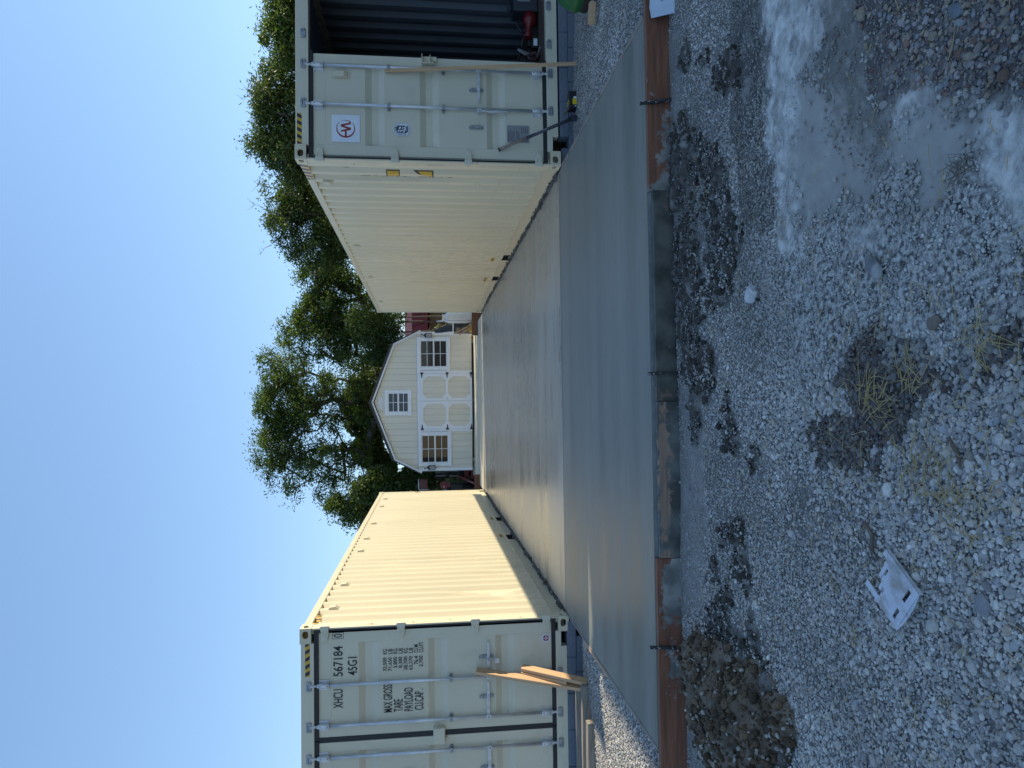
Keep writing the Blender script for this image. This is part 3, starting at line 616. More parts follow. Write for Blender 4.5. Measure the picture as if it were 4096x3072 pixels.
def door_leaf(root, X, s0, s1, corr, gasket_free=True):
    """door panel with pressed horizontal corrugations between s0 and s1"""
    b = MB(); z0, z1 = 0.188, 2.708
    prof = [(z1, 0)]
    for a, c, d, e in corr[::-1] if corr[0][0] < corr[-1][0] else corr: prof += [(a, 0), (c, 0.034), (d, 0.034), (e, 0)]
    prof.append((z0, 0))
    pa, pb = s0+0.135, s1-0.10
    n = len(prof)
    b.add([(X(pa), DY+0.004+q, z) for z, q in prof]+[(X(pb), DY+0.004+q, z) for z, q in prof], [(i, i+1, n+i+1, n+i) for i in range(n-1)])
    b.box(X(s0), DY, z0, X(pa), DY+0.05, z1); b.box(X(pb), DY, z0, X(s1), DY+0.05, z1)
    b.box(X(pa), DY+0.002, 2.575, X(pb), DY+0.05, z1); b.box(X(pa), DY+0.002, z0, X(pb), DY+0.05, 0.318)
    b.box(X(pa), DY+0.045, z0, X(pb), DY+0.051, z1)
    d = b.obj('door', m_door, root, bevel=0.003)
    g = MB(); o = 0.028
    y = 0.034
    g.box(X(s0-o), y, z0-0.045, X(s0-0.001), y+0.055, z1+0.046); g.box(X(s0-o), y+0.001, z1+0.002, X(s1+0.022), y+0.035, z1+0.047); g.box(X(s0-o), y+0.001, z0-0.046, X(s1+0.022), y+0.035, z0-0.002)
    g.obj('door_gasket', m_rubber, d)
    return d
def stripes(parent, quadf, n, mats, name='hazard_tape', slant=0.6, par=0):
    """warning tape: slanted stripes between t=0 and t=1; quadf(t, v) gives the 3-D point"""
    b = MB(); c = lambda t: min(1, max(0, t)); w = 1.0/n
    for i in range(-1, n+1):
        t0, t1 = i*w, (i+1)*w; k = slant*w*1.2
        pts = [(c(t0), 0), (c(t1), 0), (c(t1+k), 1), (c(t0+k), 1)]
        if pts[1][0]-pts[0][0] < 1e-6 and pts[2][0]-pts[3][0] < 1e-6: continue
        b.add([quadf(*p) for p in pts], [(0, 1, 2, 3)], (i+par) % 2)
    return b.obj(name, mats, parent, fix=False)

def dent(sx, a, z, left):
    """shallow knocks in the sheet steel"""
    if sx > 0 and left: return 0.0
    r = 0.0
    for ya, za, ry, rz, d in (((1.30, 0.82, 0.085, 0.42, 0.085), (1.06, 0.60, 0.10, 0.22, 0.030), (2.3, 0.55, 0.2, 0.3, 0.012), (4.2, 0.9, 0.3, 0.5, 0.008), (3.1, 1.6, 0.3, 0.5, 0.006)) if left else ((1.3, 0.7, 0.2, 0.35, 0.010), (2.5, 1.3, 0.3, 0.5, 0.006), (5.0, 0.8, 0.4, 0.6, 0.007))):
        r += d*math.exp(-((a-ya)/ry)**2-((z-za)/rz)**2*2)
    return r
def container(label_text, loc, rz, right_inner, second_door):
    root = thing('shipping_container', label_text, 'shipping container', loc, rz, 'cream shipping containers beside the slab')
    X = (lambda s: CW-s) if right_inner else (lambda s: s)       # s = distance from the side facing the slab
    for zb in (0, CH-0.118):
        for yb, sy in ((0, -1), (CL-0.178, 1)):
            for xb, sx in ((0, -1), (CW-0.162, 1)): corner_casting(root, xb, yb, zb, sx, sy, m_cream_worn if zb else m_cream)
    zt = CH-0.10
    for xs_, sx in ((0.0, 1), (CW, -1)):
        f = lambda a: xs_+sx*a
        for yb, q in ((0.0, 1), (CL, -1)):
            b = MB(); b.box(f(0.004), yb+q*0.012, 0.118, f(0.021), yb+q*0.165, CH-0.118); b.box(f(0.021), yb+q*0.055, 0.118, f(0.075), yb+q*0.165, CH-0.118)
            b.obj('corner_post', m_cream_worn if q > 0 else m_cream, root, bevel=0.004)
        b = MB(); prof = corrugated(0.165, CL-0.165, 0.052)
        prof = [q for p_, q_ in zip(prof[:-1], prof[1:]) for q in (p_, ((p_[0]+q_[0])/2, (p_[1]+q_[1])/2))]+[prof[-1]]
        zr = np.linspace(0.158, zt, 19)
        for i, (off, m_) in enumerate(((0.010, 0), (0.0125, 1))):
            for z0_, z1_ in zip(zr[:-1], zr[1:]):
                sheet(prof, lambda a, d: (f(off+d+dent(sx, a, z0_, right_inner)), a, z0_), lambda a, d: (f(off+d+dent(sx, a, z1_, right_inner)), a, z1_), b, m_)
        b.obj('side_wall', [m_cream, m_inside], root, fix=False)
        b = MB(); b.box(f(0.003), 0.178, zt, f(0.068), CL-0.178, CH-0.016); b.obj('top_rail', m_cream, root, bevel=0.006)
        b = MB(); b.box(f(0.012), 0.178, 0.150, f(0.078), CL-0.178, 0.158)
        cuts = [0.178, 4.88, 5.24, 6.95, 7.31, CL-0.178]
        for i in range(0, 6, 2): b.box(f(0.046), cuts[i], 0.012, f(0.056), cuts[i+1], 0.150)
        b.box(f(0.004), 0.178, 0.008, f(0.075), CL-0.178, 0.012)
        for c0, c1 in ((4.88, 5.24), (6.95, 7.31)):
            b.box(f(0.030), c0, 0.012, f(0.6), c0+0.006, 0.150, 1); b.box(f(0.030), c1-0.006, 0.012, f(0.6), c1, 0.150, 1); b.box(f(0.6), c0, 0.012, f(0.61), c1, 0.150, 1)
        b.obj('bottom_rail', [m_cream, m_void], root)
    b = MB(); prof = corrugated(0.063, CW-0.063, 0.045, 0.25)
    sheet(prof, lambda a, d: (a, CL-0.012-d, 0.15), lambda a, d: (a, CL-0.012-d, zt+0.03), b, 0); sheet(prof, lambda a, d: (a, CL-0.015-d, 0.15), lambda a, d: (a, CL-0.015-d, zt+0.03), b, 1)
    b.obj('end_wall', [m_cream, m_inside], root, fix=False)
    b = MB(); prof = corrugated(0.12, CL-0.05, 0.02, 0.209)
    sheet(prof, lambda a, d: (0.05, a, CH-0.006-d), lambda a, d: (CW-0.05, a, CH-0.006-d), b, 0); sheet(prof, lambda a, d: (0.05, a, CH-0.009-d), lambda a, d: (CW-0.05, a, CH-0.009-d), b, 1)
    b.obj('roof', [m_cream, m_inside], root, fix=False)
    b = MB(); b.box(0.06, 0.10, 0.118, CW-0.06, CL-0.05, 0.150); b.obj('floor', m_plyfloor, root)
    b = MB(); b.box(0.162, 0.018, 2.752, CW-0.162, 0.13, CH-0.008); b.obj('door_header', m_door, root, bevel=0.004)
    b = MB(); b.box(0.162, 0.018, 0.085, CW-0.162, 0.13, 0.146); b.box(0.33, 0.018, 0.022, CW-0.33, 0.13, 0.085); b.box(0.0763, 0.10, 0.10, CW-0.0763, 0.13, 0.146)
    b.obj('door_sill', m_door, root, bevel=0.003)
    return root, X
CORR_L = [(2.29, 2.222, 2.15, 2.085), (1.547, 1.480, 1.405, 1.340), (0.812, 0.745, 0.672, 0.607)]
CORR_R = [(2.156, 2.085, 2.015, 1.949), (1.560, 1.494, 1.42, 1.352), (0.823, 0.757, 0.685, 0.616)]
TAPE = [m_black, m_yellow]

# left container: both doors shut
LC, XA = container('closed cream shipping container on the left with XHCU 567184 lettering on its shut doors', (-2.330-CW, 7.806, -0.010), 0.0, True, True)
d1 = door_leaf(LC, XA, 0.048, 1.172, CORR_L)
for z in (2.640, 1.835, 1.034, 0.247): hinge(d1, XA, z, 1, m_door)
lock_rod(d1, XA(0.615), (1.303,), 1); lock_rod(d1, XA(1.043), (1.305,), 1)
handle(d1, XA(0.615), XA(0.245), 0.893, True); handle(d1, XA(1.043), XA(0.668), 0.899, True)
catch_plate(d1, XA(0.408), 0.905); catch_plate(d1, XA(0.835), 0.905)
d2 = door_leaf(LC, lambda s: XA(CW-s), 0.048, 1.208, CORR_L)
for z in (2.640, 1.835, 1.034, 0.247): hinge(d2, lambda s: XA(CW-s), z, -1, m_door)
lock_rod(d2, XA(1.376), (1.303,), 1); lock_rod(d2, XA(1.82), (1.303,), 1)
handle(d2, XA(1.376), XA(1.73), 0.893, True); catch_plate(d2, XA(1.60), 0.905)
handle(d2, XA(1.82), XA(2.18), 0.893, True); catch_plate(d2, XA(2.03), 0.905)
b = MB(); x = XA(1.198); b.box(x-0.026, DY-0.003, 0.15, x+0.026, DY+0.03, 2.76); b.obj('door_gasket', m_rubber, d2)
b = MB(); b.box(XA(1.128), DY-0.068, 1.378, XA(1.296), DY-0.004, 1.492); b.box(XA(1.128)-0.006, DY-0.012, 1.37, XA(1.31), DY-0.002, 1.50)
b.box(XA(1.24), DY-0.02, 1.345, XA(1.275), DY-0.002, 1.362); b.path([(XA(1.135), DY-0.05, 1.47), (XA(1.115), DY-0.05, 1.475), (XA(1.11), DY-0.05, 1.455), (XA(1.125), DY-0.05, 1.45)], 0.005, 6)
b.obj('lock_box', m_door, d1, bevel=0.003)
# padlock hanging from the first handle
b = MB(); px, pz = XA(0.44), 0.80; y = DY-0.05
b.obox((px, y, pz), (0.026, 0, -0.006), (0, 0.011, 0), (0.005, 0, 0.024)); b.path([(px+0.005, y, pz+0.02), (px+0.02, y, pz+0.052), (px+0.028, y, pz+0.092), (px+0.012, y, pz+0.104), (px-0.002, y, pz+0.09), (px-0.012, y, pz+0.022)], 0.0045, 8)
pl = b.obj('padlock', m_galv, d1, bevel=0.003)
def LT(s, a, c, nm='lettering', par=None, y=DY-0.0025, mt=m_black):       # (s, z) of lower left and upper right
    return text_obj(nm, s, (XA(a[0]), a[1], XA(c[0]), c[1]), y, mt, par or d1)
LT('XHCU', (0.873, 2.457), (0.673, 2.558)); LT('567184', (0.536, 2.456), (0.217, 2.556)); LT('45G1', (0.534, 2.305), (0.339, 2.404))
LT('0', (0.124, 2.461), (0.085, 2.550), y=DY-0.003)
b = MB(); x0, x1, z0, z1, t = XA(0.138), XA(0.072), 2.446, 2.565, 0.004; y = DY-0.003
for q in ((x0, z0, x1, z0+t), (x0, z1-t, x1, z1), (x0, z0+t, x0+t, z1-t), (x1-t, z0+t, x1, z1-t)): b.add([(q[0], y, q[1]), (q[2], y, q[1]), (q[2], y, q[3]), (q[0], y, q[3])], [(0, 1, 2, 3)])
b.obj('check_digit_frame', m_black, d1)
for s, a, c in (('MAX GROSS', 0.949, 0.654), ('TARE', 0.947, 0.815), ('PAYLOAD', 0.947, 0.699), ('CU.CAP .', 0.942, 0.720)):
    z = {'M': 1.935, 'T': 1.824, 'P': 1.714, 'C': 1.602}[s[0]]; LT(s, (a, z), (c, z+0.096))
for i, (s, u, a, ua) in enumerate((('32,500', 'KG', .508, 0), ('71,650', 'LB', .508, 0), ('3,800', 'KG', .481, 0), ('8,380', 'LB', .482, 0), ('28,700', 'KG', .509, 0), ('63,270', 'LB', .510, 0), ('76.4', 'CU.M.', .455, 1), ('2,700', 'CU.FT.', .482, 2))):
    z = 1.986-0.0553*i; LT(s, (a, z), (0.365, z+0.047)); LT(u, (0.328, z), ((0.274, 0.234, 0.211)[ua], z+0.046))
def disc(parent, cx, cz, rx, rz, y, mt, n=40, p=2.0, name='sticker'):
    b = MB(); b.add([(u, y, v) for u, v in oval(cx, cz, rx, rz, n, p)], [tuple(range(n))]); return b.obj(name, mt, parent, fix=False)
sx, sz = XA(0.245), 0.251; y = DY-0.0025
disc(d1, sx, sz, 0.046, 0.046, y, m_white); disc(d1, sx, sz, 0.034, 0.034, y-0.001, m_red, name='sticker_disc')
b = MB(); y -= 0.002
for u0, v0, u1, v1 in ((-0.004, -0.033, 0.004, 0.033), (-0.030, -0.003, -0.006, 0.003), (0.006, -0.003, 0.030, 0.003)):
    b.add([(sx+u0, y, sz+v0), (sx+u1, y, sz+v0), (sx+u1, y, sz+v1), (sx+u0, y, sz+v1)], [(0, 1, 2, 3)])
b.obj('sticker_mark', m_white, d1, fix=False); LT('xhc', (0.245+0.021, 0.243), (0.245-0.021, 0.259), y=y-0.001, mt=m_white)
def seal(parent, cx, cz):
    """oval classification sticker with lettering round a dark centre"""
    y = DY-0.0025
    disc(parent, cx, cz, 0.076, 0.094, y, m_white, 48, 2.3, 'seal'); disc(parent, cx, cz, 0.069, 0.087, y-0.0007, m_darkgrey, 48, 2.3, 'seal_ring'); disc(parent, cx, cz, 0.066, 0.084, y-0.0014, m_white, 48, 2.3, 'seal_band')
    disc(parent, cx, cz, 0.044, 0.064, y-0.0021, m_darkgrey, 40, 3.2, 'seal_centre')
    b = MB(); y -= 0.0028
    for u0, v0, u1, v1 in ((-0.032, 0.035, -0.004, 0.043), (-0.014, -0.05, -0.006, 0.05), (0.004, -0.012, 0.030, -0.004), (0.006, 0.012, 0.028, 0.034), (-0.034, -0.03, -0.020, -0.008), (0.002, -0.046, 0.012, -0.02), (0.018, -0.044, 0.030, -0.018), (-0.03, 0.006, -0.02, 0.026)):
        k = 0.006; b.add([(cx+u0+k, y, cz+v0), (cx+u1+k, y, cz+v0), (cx+u1-k, y, cz+v1), (cx+u0-k, y, cz+v1)], [(0, 1, 2, 3)])
    b.obj('seal_emblem', m_white, parent, fix=False)
    for word, a0, a1 in (('BUREAU', 205, 128), ('VERITAS', 108, 30), ('1828', 305, 245)):
        for i, ch in enumerate(word):
            a = math.radians(a0+(a1-a0)*i/(len(word)-1)); px, pz = cx+0.055*math.cos(a), cz+0.074*math.sin(a)
            text_obj('seal_letter', ch, (px-0.0058, pz-0.0075, px+0.0058, pz+0.0075), y+0.0005, m_darkgrey, parent)
seal(d2, XA(1.625), 1.775)
def tape(root, X, s0, s1, z0, z1): stripes(root, lambda t, v: (X(s0+(s1-s0)*t), 0.0165, z1+(z0-z1)*v), 9, TAPE)
tape(LC, XA, 0.511, 0.163, 2.794, 2.842)
# tape along the side wall under the rail, on the corrugation
XS = CW+0.002
b = MB(); pr = [q for q in corrugated(0.165, CL-0.165, 0.036) if q[0] < 0.66]
for i in range(len(pr)-1):
    (a0, q0), (a1, q1) = pr[i], pr[i+1]; nseg = 3
    for k in range(nseg):
        t0, t1 = k/nseg, (k+1)/nseg; A = (a0+(a1-a0)*t0, q0+(q1-q0)*t0); B_ = (a0+(a1-a0)*t1, q0+(q1-q0)*t1)
        ph0, ph1 = A[0]/0.075, B_[0]/0.075
        b.add([(CW-0.008-A[1], A[0], 2.735), (CW-0.008-B_[1], B_[0], 2.735), (CW-0.008-B_[1], B_[0], 2.79), (CW-0.008-A[1], A[0], 2.79)], [(0, 1, 2, 3)], (i*nseg+k) % 2)
b.obj('hazard_tape', TAPE, LC, fix=False)
def wall_label(root, x, y0, y1, z0, z1, txt=True):
    b = MB(); b.add([(x, y0, z0), (x, y1, z0), (x, y1, z1), (x, y0, z1)], [(0, 1, 2, 3)], 0)
    s = 1 if x > 1 else -1
    for i in range(3):
        yy = y0+(y1-y0)*(0.16+0.26*i); b.add([(x+s*0.001, yy, z0+0.012), (x+s*0.001, yy+(y1-y0)*0.16, z0+0.012), (x+s*0.001, yy+(y1-y0)*0.16, z1-0.012), (x+s*0.001, yy, z1-0.012)], [(0, 1, 2, 3)], 1)
    return b.obj('pocket_label', [m_yellow, m_black], root, fix=False)
wall_label(LC, CW-0.0075, 4.90, 5.20, 0.215, 0.275); wall_label(LC, CW-0.0075, 6.95, 7.25, 0.205, 0.265)
b = MB(); b.box(CW-0.0035, CL-0.16, 0.50, CW-0.0015, CL-0.10, 0.74); b.obj('pocket_label', m_yellow, LC)
def wall_vent(root, x, y, z, q):
    b = MB(); w, h, d = 0.10, 0.13, 0.035
    b.prism([(x, y-w/2, z-h/2), (x, y-w/2, z+h/2), (x+q*0.028, y-w/2, z+h/2-0.02), (x+q*d, y-w/2, z-h/2+0.045)], (0, w, 0))
    return b.obj('vent', m_cream, root, bevel=0.004)
PITCH_W = (CL-0.33)/round((CL-0.33)/0.278)
def flat_y(k): return 0.165+PITCH_W*(k+0.13)
for k in (2, 6, 14, 18, 24, 33, 38): wall_vent(LC, CW-0.011, flat_y(k)+0.02, 2.64, 1)
# small dents and scuffs on the sunlit wall
b = MB(); b.path([(CW+0.004, CL-0.13, 1.93), (CW+0.012, CL-0.16, 1.90), (CW+0.004, CL-0.2, 1.78)], 0.006, 6); b.obj('hook', pm('rusty_iron', (0.13, 0.06, 0.03), 0.8), LC)

# right container: left door shut, right door swung away
RC, XB = container('cream shipping container on the right with one door open and red logo sticker', (2.680, 7.741, 0.008), 0.0032, False, False)
e1 = door_leaf(RC, XB, 0.048, 1.185, CORR_R)
for z in (2.640, 1.835, 1.034, 0.247): hinge(e1, XB, z, 1, m_door)
lock_rod(e1, XB(0.618), (1.899, 1.302), 1); lock_rod(e1, XB(1.046), (1.899, 1.302), 1)
handle(e1, XB(1.046), XB(0.687), 0.911, True); catch_plate(e1, XB(0.843), 0.925); catch_plate(e1, XB(0.421), 0.930)
# second handle hangs down along its bar
b = MB(); x, z, y = XB(0.592), 0.905, DY-0.05
b.box(x-0.02, y, z-0.022, x+0.025, y+0.035, z+0.022); b.tube((x, y-0.001, z), (x, y-0.004, z), 0.010, n=10, m=1)
b.prism([(x-0.006, y, z-0.02), (x-0.020, y, z-0.12), (x-0.024, y, z-0.15), (x-0.012, y, z-0.19), (x-0.007, y, z-0.31), (x+0.010, y, z-0.31), (x+0.010, y, z-0.17), (x+0.004, y, z-0.10), (x+0.010, y, z-0.02)], (0, 0.014, 0))
b.obj('door_handle', [m_galv, m_galv_dark], e1, bevel=0.003)
b = MB(); b.box(XB(1.098), DY-0.07, 1.400, XB(1.105), DY-0.002, 1.535); b.box(XB(1.105), DY-0.07, 1.528, XB(1.20), DY-0.002, 1.535); b.box(XB(1.105), DY-0.07, 1.440, XB(1.19), DY-0.002, 1.447); b.box(XB(1.100), DY-0.012, 1.37, XB(1.195), DY-0.002, 1.528)
b.box(XB(1.13), DY-0.05, 1.375, XB(1.17), DY-0.002, 1.405); b.obj('lock_box', m_door, e1, bevel=0.002)
b = MB(); b.box(XB(0.918), DY-0.005, 2.315, XB(0.996), DY-0.001, 2.530); b.prism([(XB(0.925), DY-0.004, 2.485), (XB(0.925), DY-0.004, 2.342), (XB(0.925), DY-0.020, 2.342), (XB(0.925), DY-0.040, 2.378), (XB(0.925), DY-0.034, 2.485)], (0.062, 0, 0))
b.obj('door_vent', m_cream, e1, bevel=0.003)
# company sticker: red arc, bar and zigzag on white
S0, SZ, SW = 0.2145, 2.2130, 0.3000
b = MB(); b.add([(XB(S0), DY-0.0025, SZ), (XB(S0+SW), DY-0.0025, SZ), (XB(S0+SW), DY-0.0025, SZ+SW), (XB(S0), DY-0.0025, SZ+SW)], [(0, 1, 2, 3)]); b.obj('company_sticker', m_white, e1)
def lg(px, py): return (XB(S0+SW*(632-py)/502.0), DY-0.0035, SZ+SW*(710-px)/502.0)
b = MB()
def crescent(a0, a1, n=40):
    o, i = [], []
    for k in range(n+1):
        a = math.radians(a0+(a1-a0)*k/n)
        o.append(lg(458+169*math.cos(a), 384+168*math.sin(a))); i.append(lg(458+152*math.cos(a), 371+150*math.sin(a)))
    b.add(o+i, [(k, k+1, n+2+k, n+1+k) for k in range(n)])
crescent(-40, 222)
def arc2(n=14):
    o, i = [], []
    for k in range(n+1):
        t = k/n; a = math.radians(236+(302-236)*t); th = 1+17*t
        o.append(lg(458+169*math.cos(a), 384+158*math.sin(a))); i.append(lg(458+(169-th)*math.cos(a), 384+(158-th)*math.sin(a)))
    b.add(o+i, [(k, k+1, n+2+k, n+1+k) for k in range(n)])
arc2()
for q in (((528, 245), (551, 262), (551, 300), (372, 348), (372, 308), (520, 272)), ((372, 348), (372, 318), (551, 365), (551, 405), (500, 392)), ((551, 368), (551, 405), (372, 447), (372, 415))): b.add([lg(*p) for p in q], [tuple(range(len(q)))])
b.add([lg(*p) for p in ((440, 425), (476, 420), (476, 535), (440, 535))], [(0, 1, 2, 3)])
b.obj('company_logo', m_red, e1, fix=False)
seal(e1, XB(0.372), 1.757)
b = MB(); b.box(XB(0.266), DY-0.004, 0.348, XB(0.457), DY-0.001, 0.598, 0); y = DY-0.0048
rr_ = random.Random(4)
for r0, r1, c0, c1, n in ((0.275, 0.448, 0.51, 0.59, 5), (0.30, 0.40, 0.455, 0.495, 3), (0.275, 0.35, 0.36, 0.44, 6), (0.37, 0.44, 0.36, 0.44, 4)):
    for i in range(n):
        z = c0+(c1-c0)*(i+0.5)/n; w = (r1-r0)*rr_.uniform(0.6, 1); b.add([(XB(r0), y, z-0.003), (XB(r0+w), y, z-0.003), (XB(r0+w), y, z+0.003), (XB(r0), y, z+0.003)], [(0, 1, 2, 3)], 1)
for s_ in (0.27, 0.453):
    for z in (0.353, 0.51, 0.593): b.tube((XB(s_), DY-0.001, z), (XB(s_), DY-0.008, z), 0.005, n=8, m=2)
b.obj('data_plate', [m_grey_plate, m_darkgrey, m_galv], e1)
tape(RC, XB, 0.506, 0.167, 2.824, 2.873)
stripes(RC, lambda t, v: (0.0018, 0.18+0.52*t, CH-0.02-0.075*v), 9, [pm('faded_black', (0.12, 0.13, 0.14), 0.6), pm('faded_yellow', (0.60, 0.44, 0.25), 0.6)])
wall_label(RC, 0.0075, 4.94, 5.24, 0.285, 0.345); wall_label(RC, 0.0075, 7.0, 7.3, 0.265, 0.325)
for k in (2, 14, 24, 36): wall_vent(RC, 0.011, flat_y(k)+0.02, 2.65, -1)
# height marks on the first corrugations of the side facing the slab
yf = flat_y(0)
def mark(name, poly_z, inner_z):
    """print following the front slope and the outer flat of one corrugation"""
    b = MB(); a0, a1, a2 = 0.165+PITCH_W*0.87, 0.165+PITCH_W*1.0, 0.165+PITCH_W*1.29; xs_ = lambda a: 0.0105-0.0025+max(0.0, (a1-a)/(PITCH_W*0.19))*0.052
    for (zz, m, lift) in ((poly_z, 0, 0.0), (inner_z, 1, 0.0012)):
        e = 0.010 if m else 0.0; st = [a0+e, a1, a2-e]
        for p_, q_ in zip(st[:-1], st[1:]):
            f0, f1 = (p_-a0)/(a2-a0), (q_-a0)/(a2-a0); z0, z1 = zz
            b.add([(xs_(p_)-lift, p_, z0(f0)), (xs_(q_)-lift, q_, z0(f1)), (xs_(q_)-lift, q_, z1(f1)), (xs_(p_)-lift, p_, z1(f0))], [(0, 1, 2, 3)], m)
    b.obj(name, [m_black, m_yellow], RC, fix=False)
mark('height_mark', (lambda f: 1.80, lambda f: 1.955), (lambda f: 1.812, lambda f: 1.943))
mark('warning_triangle', (lambda f: 1.415, lambda f: 1.65-0.20*f), (lambda f: 1.430, lambda f: 1.61-0.165*f))
rs = random.Random(8); b = MB()
for i in range(150):
    k = rs.randrange(0, 26); a = 0.165+PITCH_W*(k+rs.uniform(0.02, 0.29)); z = 0.2+0.9*rs.random()**2.2; q = rs.uniform(0.003, 0.008); e = rs.uniform(0.8, 2.2)
    b.add([(0.0092, a+q*math.cos(t), z+q*e*math.sin(t)) for t in (0, 1.2, 2.4, 3.5, 4.6, 5.5)], [(0, 1, 2, 3, 4, 5)])
sp_ = b.obj('cement_specks', m_darkgrey, RC, fix=False); sp_['kind'] = 'stuff'
b = MB()
for y_, z0, z1, w in ((0.055, 0.95, 1.62, 0.004), (0.085, 1.05, 1.75, 0.006), (0.10, 0.5, 0.9, 0.003), (0.06, 2.05, 2.25, 0.005), (0.11, 1.3, 1.48, 0.010)):
    n_ = 9; pts = [(0.0032, y_+rs.gauss(0, 0.002), z0+(z1-z0)*i/n_) for i in range(n_+1)]
    for i in range(n_):
        ww = w*rs.uniform(0.2, 1.0); b.add([(0.0032, pts[i][1]-ww/2, pts[i][2]), (0.0032, pts[i][1]+ww/2, pts[i][2]), (0.0032, pts[i+1][1]+ww/3, pts[i+1][2]), (0.0032, pts[i+1][1]-ww/3, pts[i+1][2])], [(0, 1, 2, 3)])
sp_ = b.obj('scuff_marks', pm('scuff', (0.16, 0.13, 0.10), 0.8), RC, fix=False); sp_['kind'] = 'stuff'
def side_text(s, z, k):
    o = text_obj('lettering', s, (0, 0, 0.11, 0.10), 0, m_black, RC)
    me = o.data; yc = 0.165+PITCH_W*(k+0.76)-0.085
    for v in me.vertices: v.co = (0.050, yc+0.10-v.co.x, z+v.co.z)
for i, ch in enumerate('XHCU5671840'): side_text(ch, 2.25-0.108*i, 1)
side_text('45G1', 2.35, 0)
# keepers on the frame of the open half
for z in (0.113, 2.806):
    for s_ in (1.38, 1.82):
        b = MB(); x = XB(s_); b.box(x-0.045, 0.008, z-0.03, x+0.045, 0.017, z+0.03)
        for i in (-1, 1): b.box(x+i*0.040-0.010, -0.006, z-0.02, x+i*0.040+0.010, 0.012, z+0.02)
        b.obj('cam_keeper', m_galv_dark, RC, bevel=0.004)
# the second door, folded back along the far side
XD = lambda y_: y_
b = MB(); b.box(CW+0.03, 0.02, 0.188, CW+0.08, 1.17, 2.708); b.obj('door', m_door, RC)

# ------------------------------------------------------------------ block footings under the door ends
def footing(text, x0, n, y, seed):
    rr = random.Random(seed); t = thing('block_footing', text, 'block footing', (x0, y, -0.19))
    for row in range(2):
        for i in range(n):
            b = MB(); off = 0.0 if row == 1 else -0.17
            xx = i*0.398+off; dz = 0.098; zz = 0.0+row*0.101; j = rr.uniform(-0.006, 0.006)
            b.box(xx+0.002, j, zz, xx+0.394, 0.19+j, zz+dz); b.obj('concrete_block', m_block, t, bevel=0.006)
    return t
footing('two courses of blue grey concrete blocks under the open right container', 3.01, 6, 7.748, 3)
footing('two courses of blue grey concrete blocks under the closed left container', -4.77, 6, 7.81, 5)
for xx, y in ((2.70, 7.80),):
    b = MB(); b.box(xx, y, -0.20, xx+0.20, y+0.39, -0.015); label(b.obj('concrete_block', m_block, bevel=0.008), 'single concrete block under the corner of the open container', 'concrete block')

# ------------------------------------------------------------------ shed
m_side = pm('cream_siding', (0.71, 0.655, 0.525), 0.6, 0.05, 3, (1, 1, 0.3), bump=0.12, bscale=30, stain=(0.45, 0.40, 0.32), stain_scale=2.0, stain_lo=0.62, stain_hi=0.95)
m_trim = pm('white_trim', (0.78, 0.79, 0.79), 0.5, 0.04, 4)
m_roof = pm('brown_shingle', (0.060, 0.052, 0.050), 0.9, 0.25, 20, bump=0.3, bscale=60)
m_groove = pm('siding_groove', (0.33, 0.29, 0.22), 0.8, 0.1, 5)
m_glass = pm('window_glass', (0.022, 0.022, 0.020), 0.04, 0.5, 2.5, spec=0.45, bump=0.03, bscale=1.5)
m_glass_b = pm('upper_window_glass', (0.045, 0.055, 0.07), 0.08, 0.2, 1.5, spec=0.4)
m_iron = pm('black_iron', (0.012, 0.012, 0.013), 0.5, 0.2, 10)
m_frost = pm('lamp_glass', (0.55, 0.56, 0.58), 0.25, 0.1, 6)
SH = thing('garden_shed', 'cream barn style shed with white double doors at the end of the slab', 'shed', (2.506, 23.80, 0.03), -0.0468)
SW_ = 4.64; EAVE, KN, KX, PK = 1.845, 2.585, 0.41, 3.275
def roof_z(s):
    s = min(s, SW_-s)
    return EAVE+(KN-EAVE)*s/KX if s < KX else KN+(PK-KN)*(s-KX)/(SW_/2-KX)
SX = lambda s: -s
b = MB(); out = [(0, 0.02), (0, EAVE), (KX, KN), (SW_/2, PK), (SW_-KX, KN), (SW_, EAVE), (SW_, 0.02)]
b.prism([(SX(s), 0.02, z) for s, z in out], (0, 5.2, 0)); b.obj('wall', m_groove, SH)
def strip(s0, s1, z0, z1f, y):
    g = 0.006; a, c = s0+g/2, s1-g/2; pts = [(a, z0)]
    top = [(a, z1f(a))]+[(s, z1f(s)) for s in (KX, SW_/2, SW_-KX) if a < s < c]+[(c, z1f(c))]
    bb = MB(); bb.prism([(SX(a), y, z0)]+[(SX(s), y, z) for s, z in top]+[(SX(c), y, z0)], (0, 0.03, 0)); return bb.obj('siding_board', m_side, SH)
nb = 23; bw = SW_/nb
for i in range(nb):
    s0, s1 = i*bw, (i+1)*bw
    strip(s0, s1, 0.045, lambda s: 1.862, -0.006); strip(s0, s1, 1.872, lambda s: max(1.88, roof_z(s)-0.005), -0.016)
E_ = -0.06
rp = [(E_, EAVE-0.10), (KX-0.02, KN+0.045), (SW_/2, PK+0.085), (SW_-KX+0.02, KN+0.045), (SW_-E_, EAVE-0.10)]
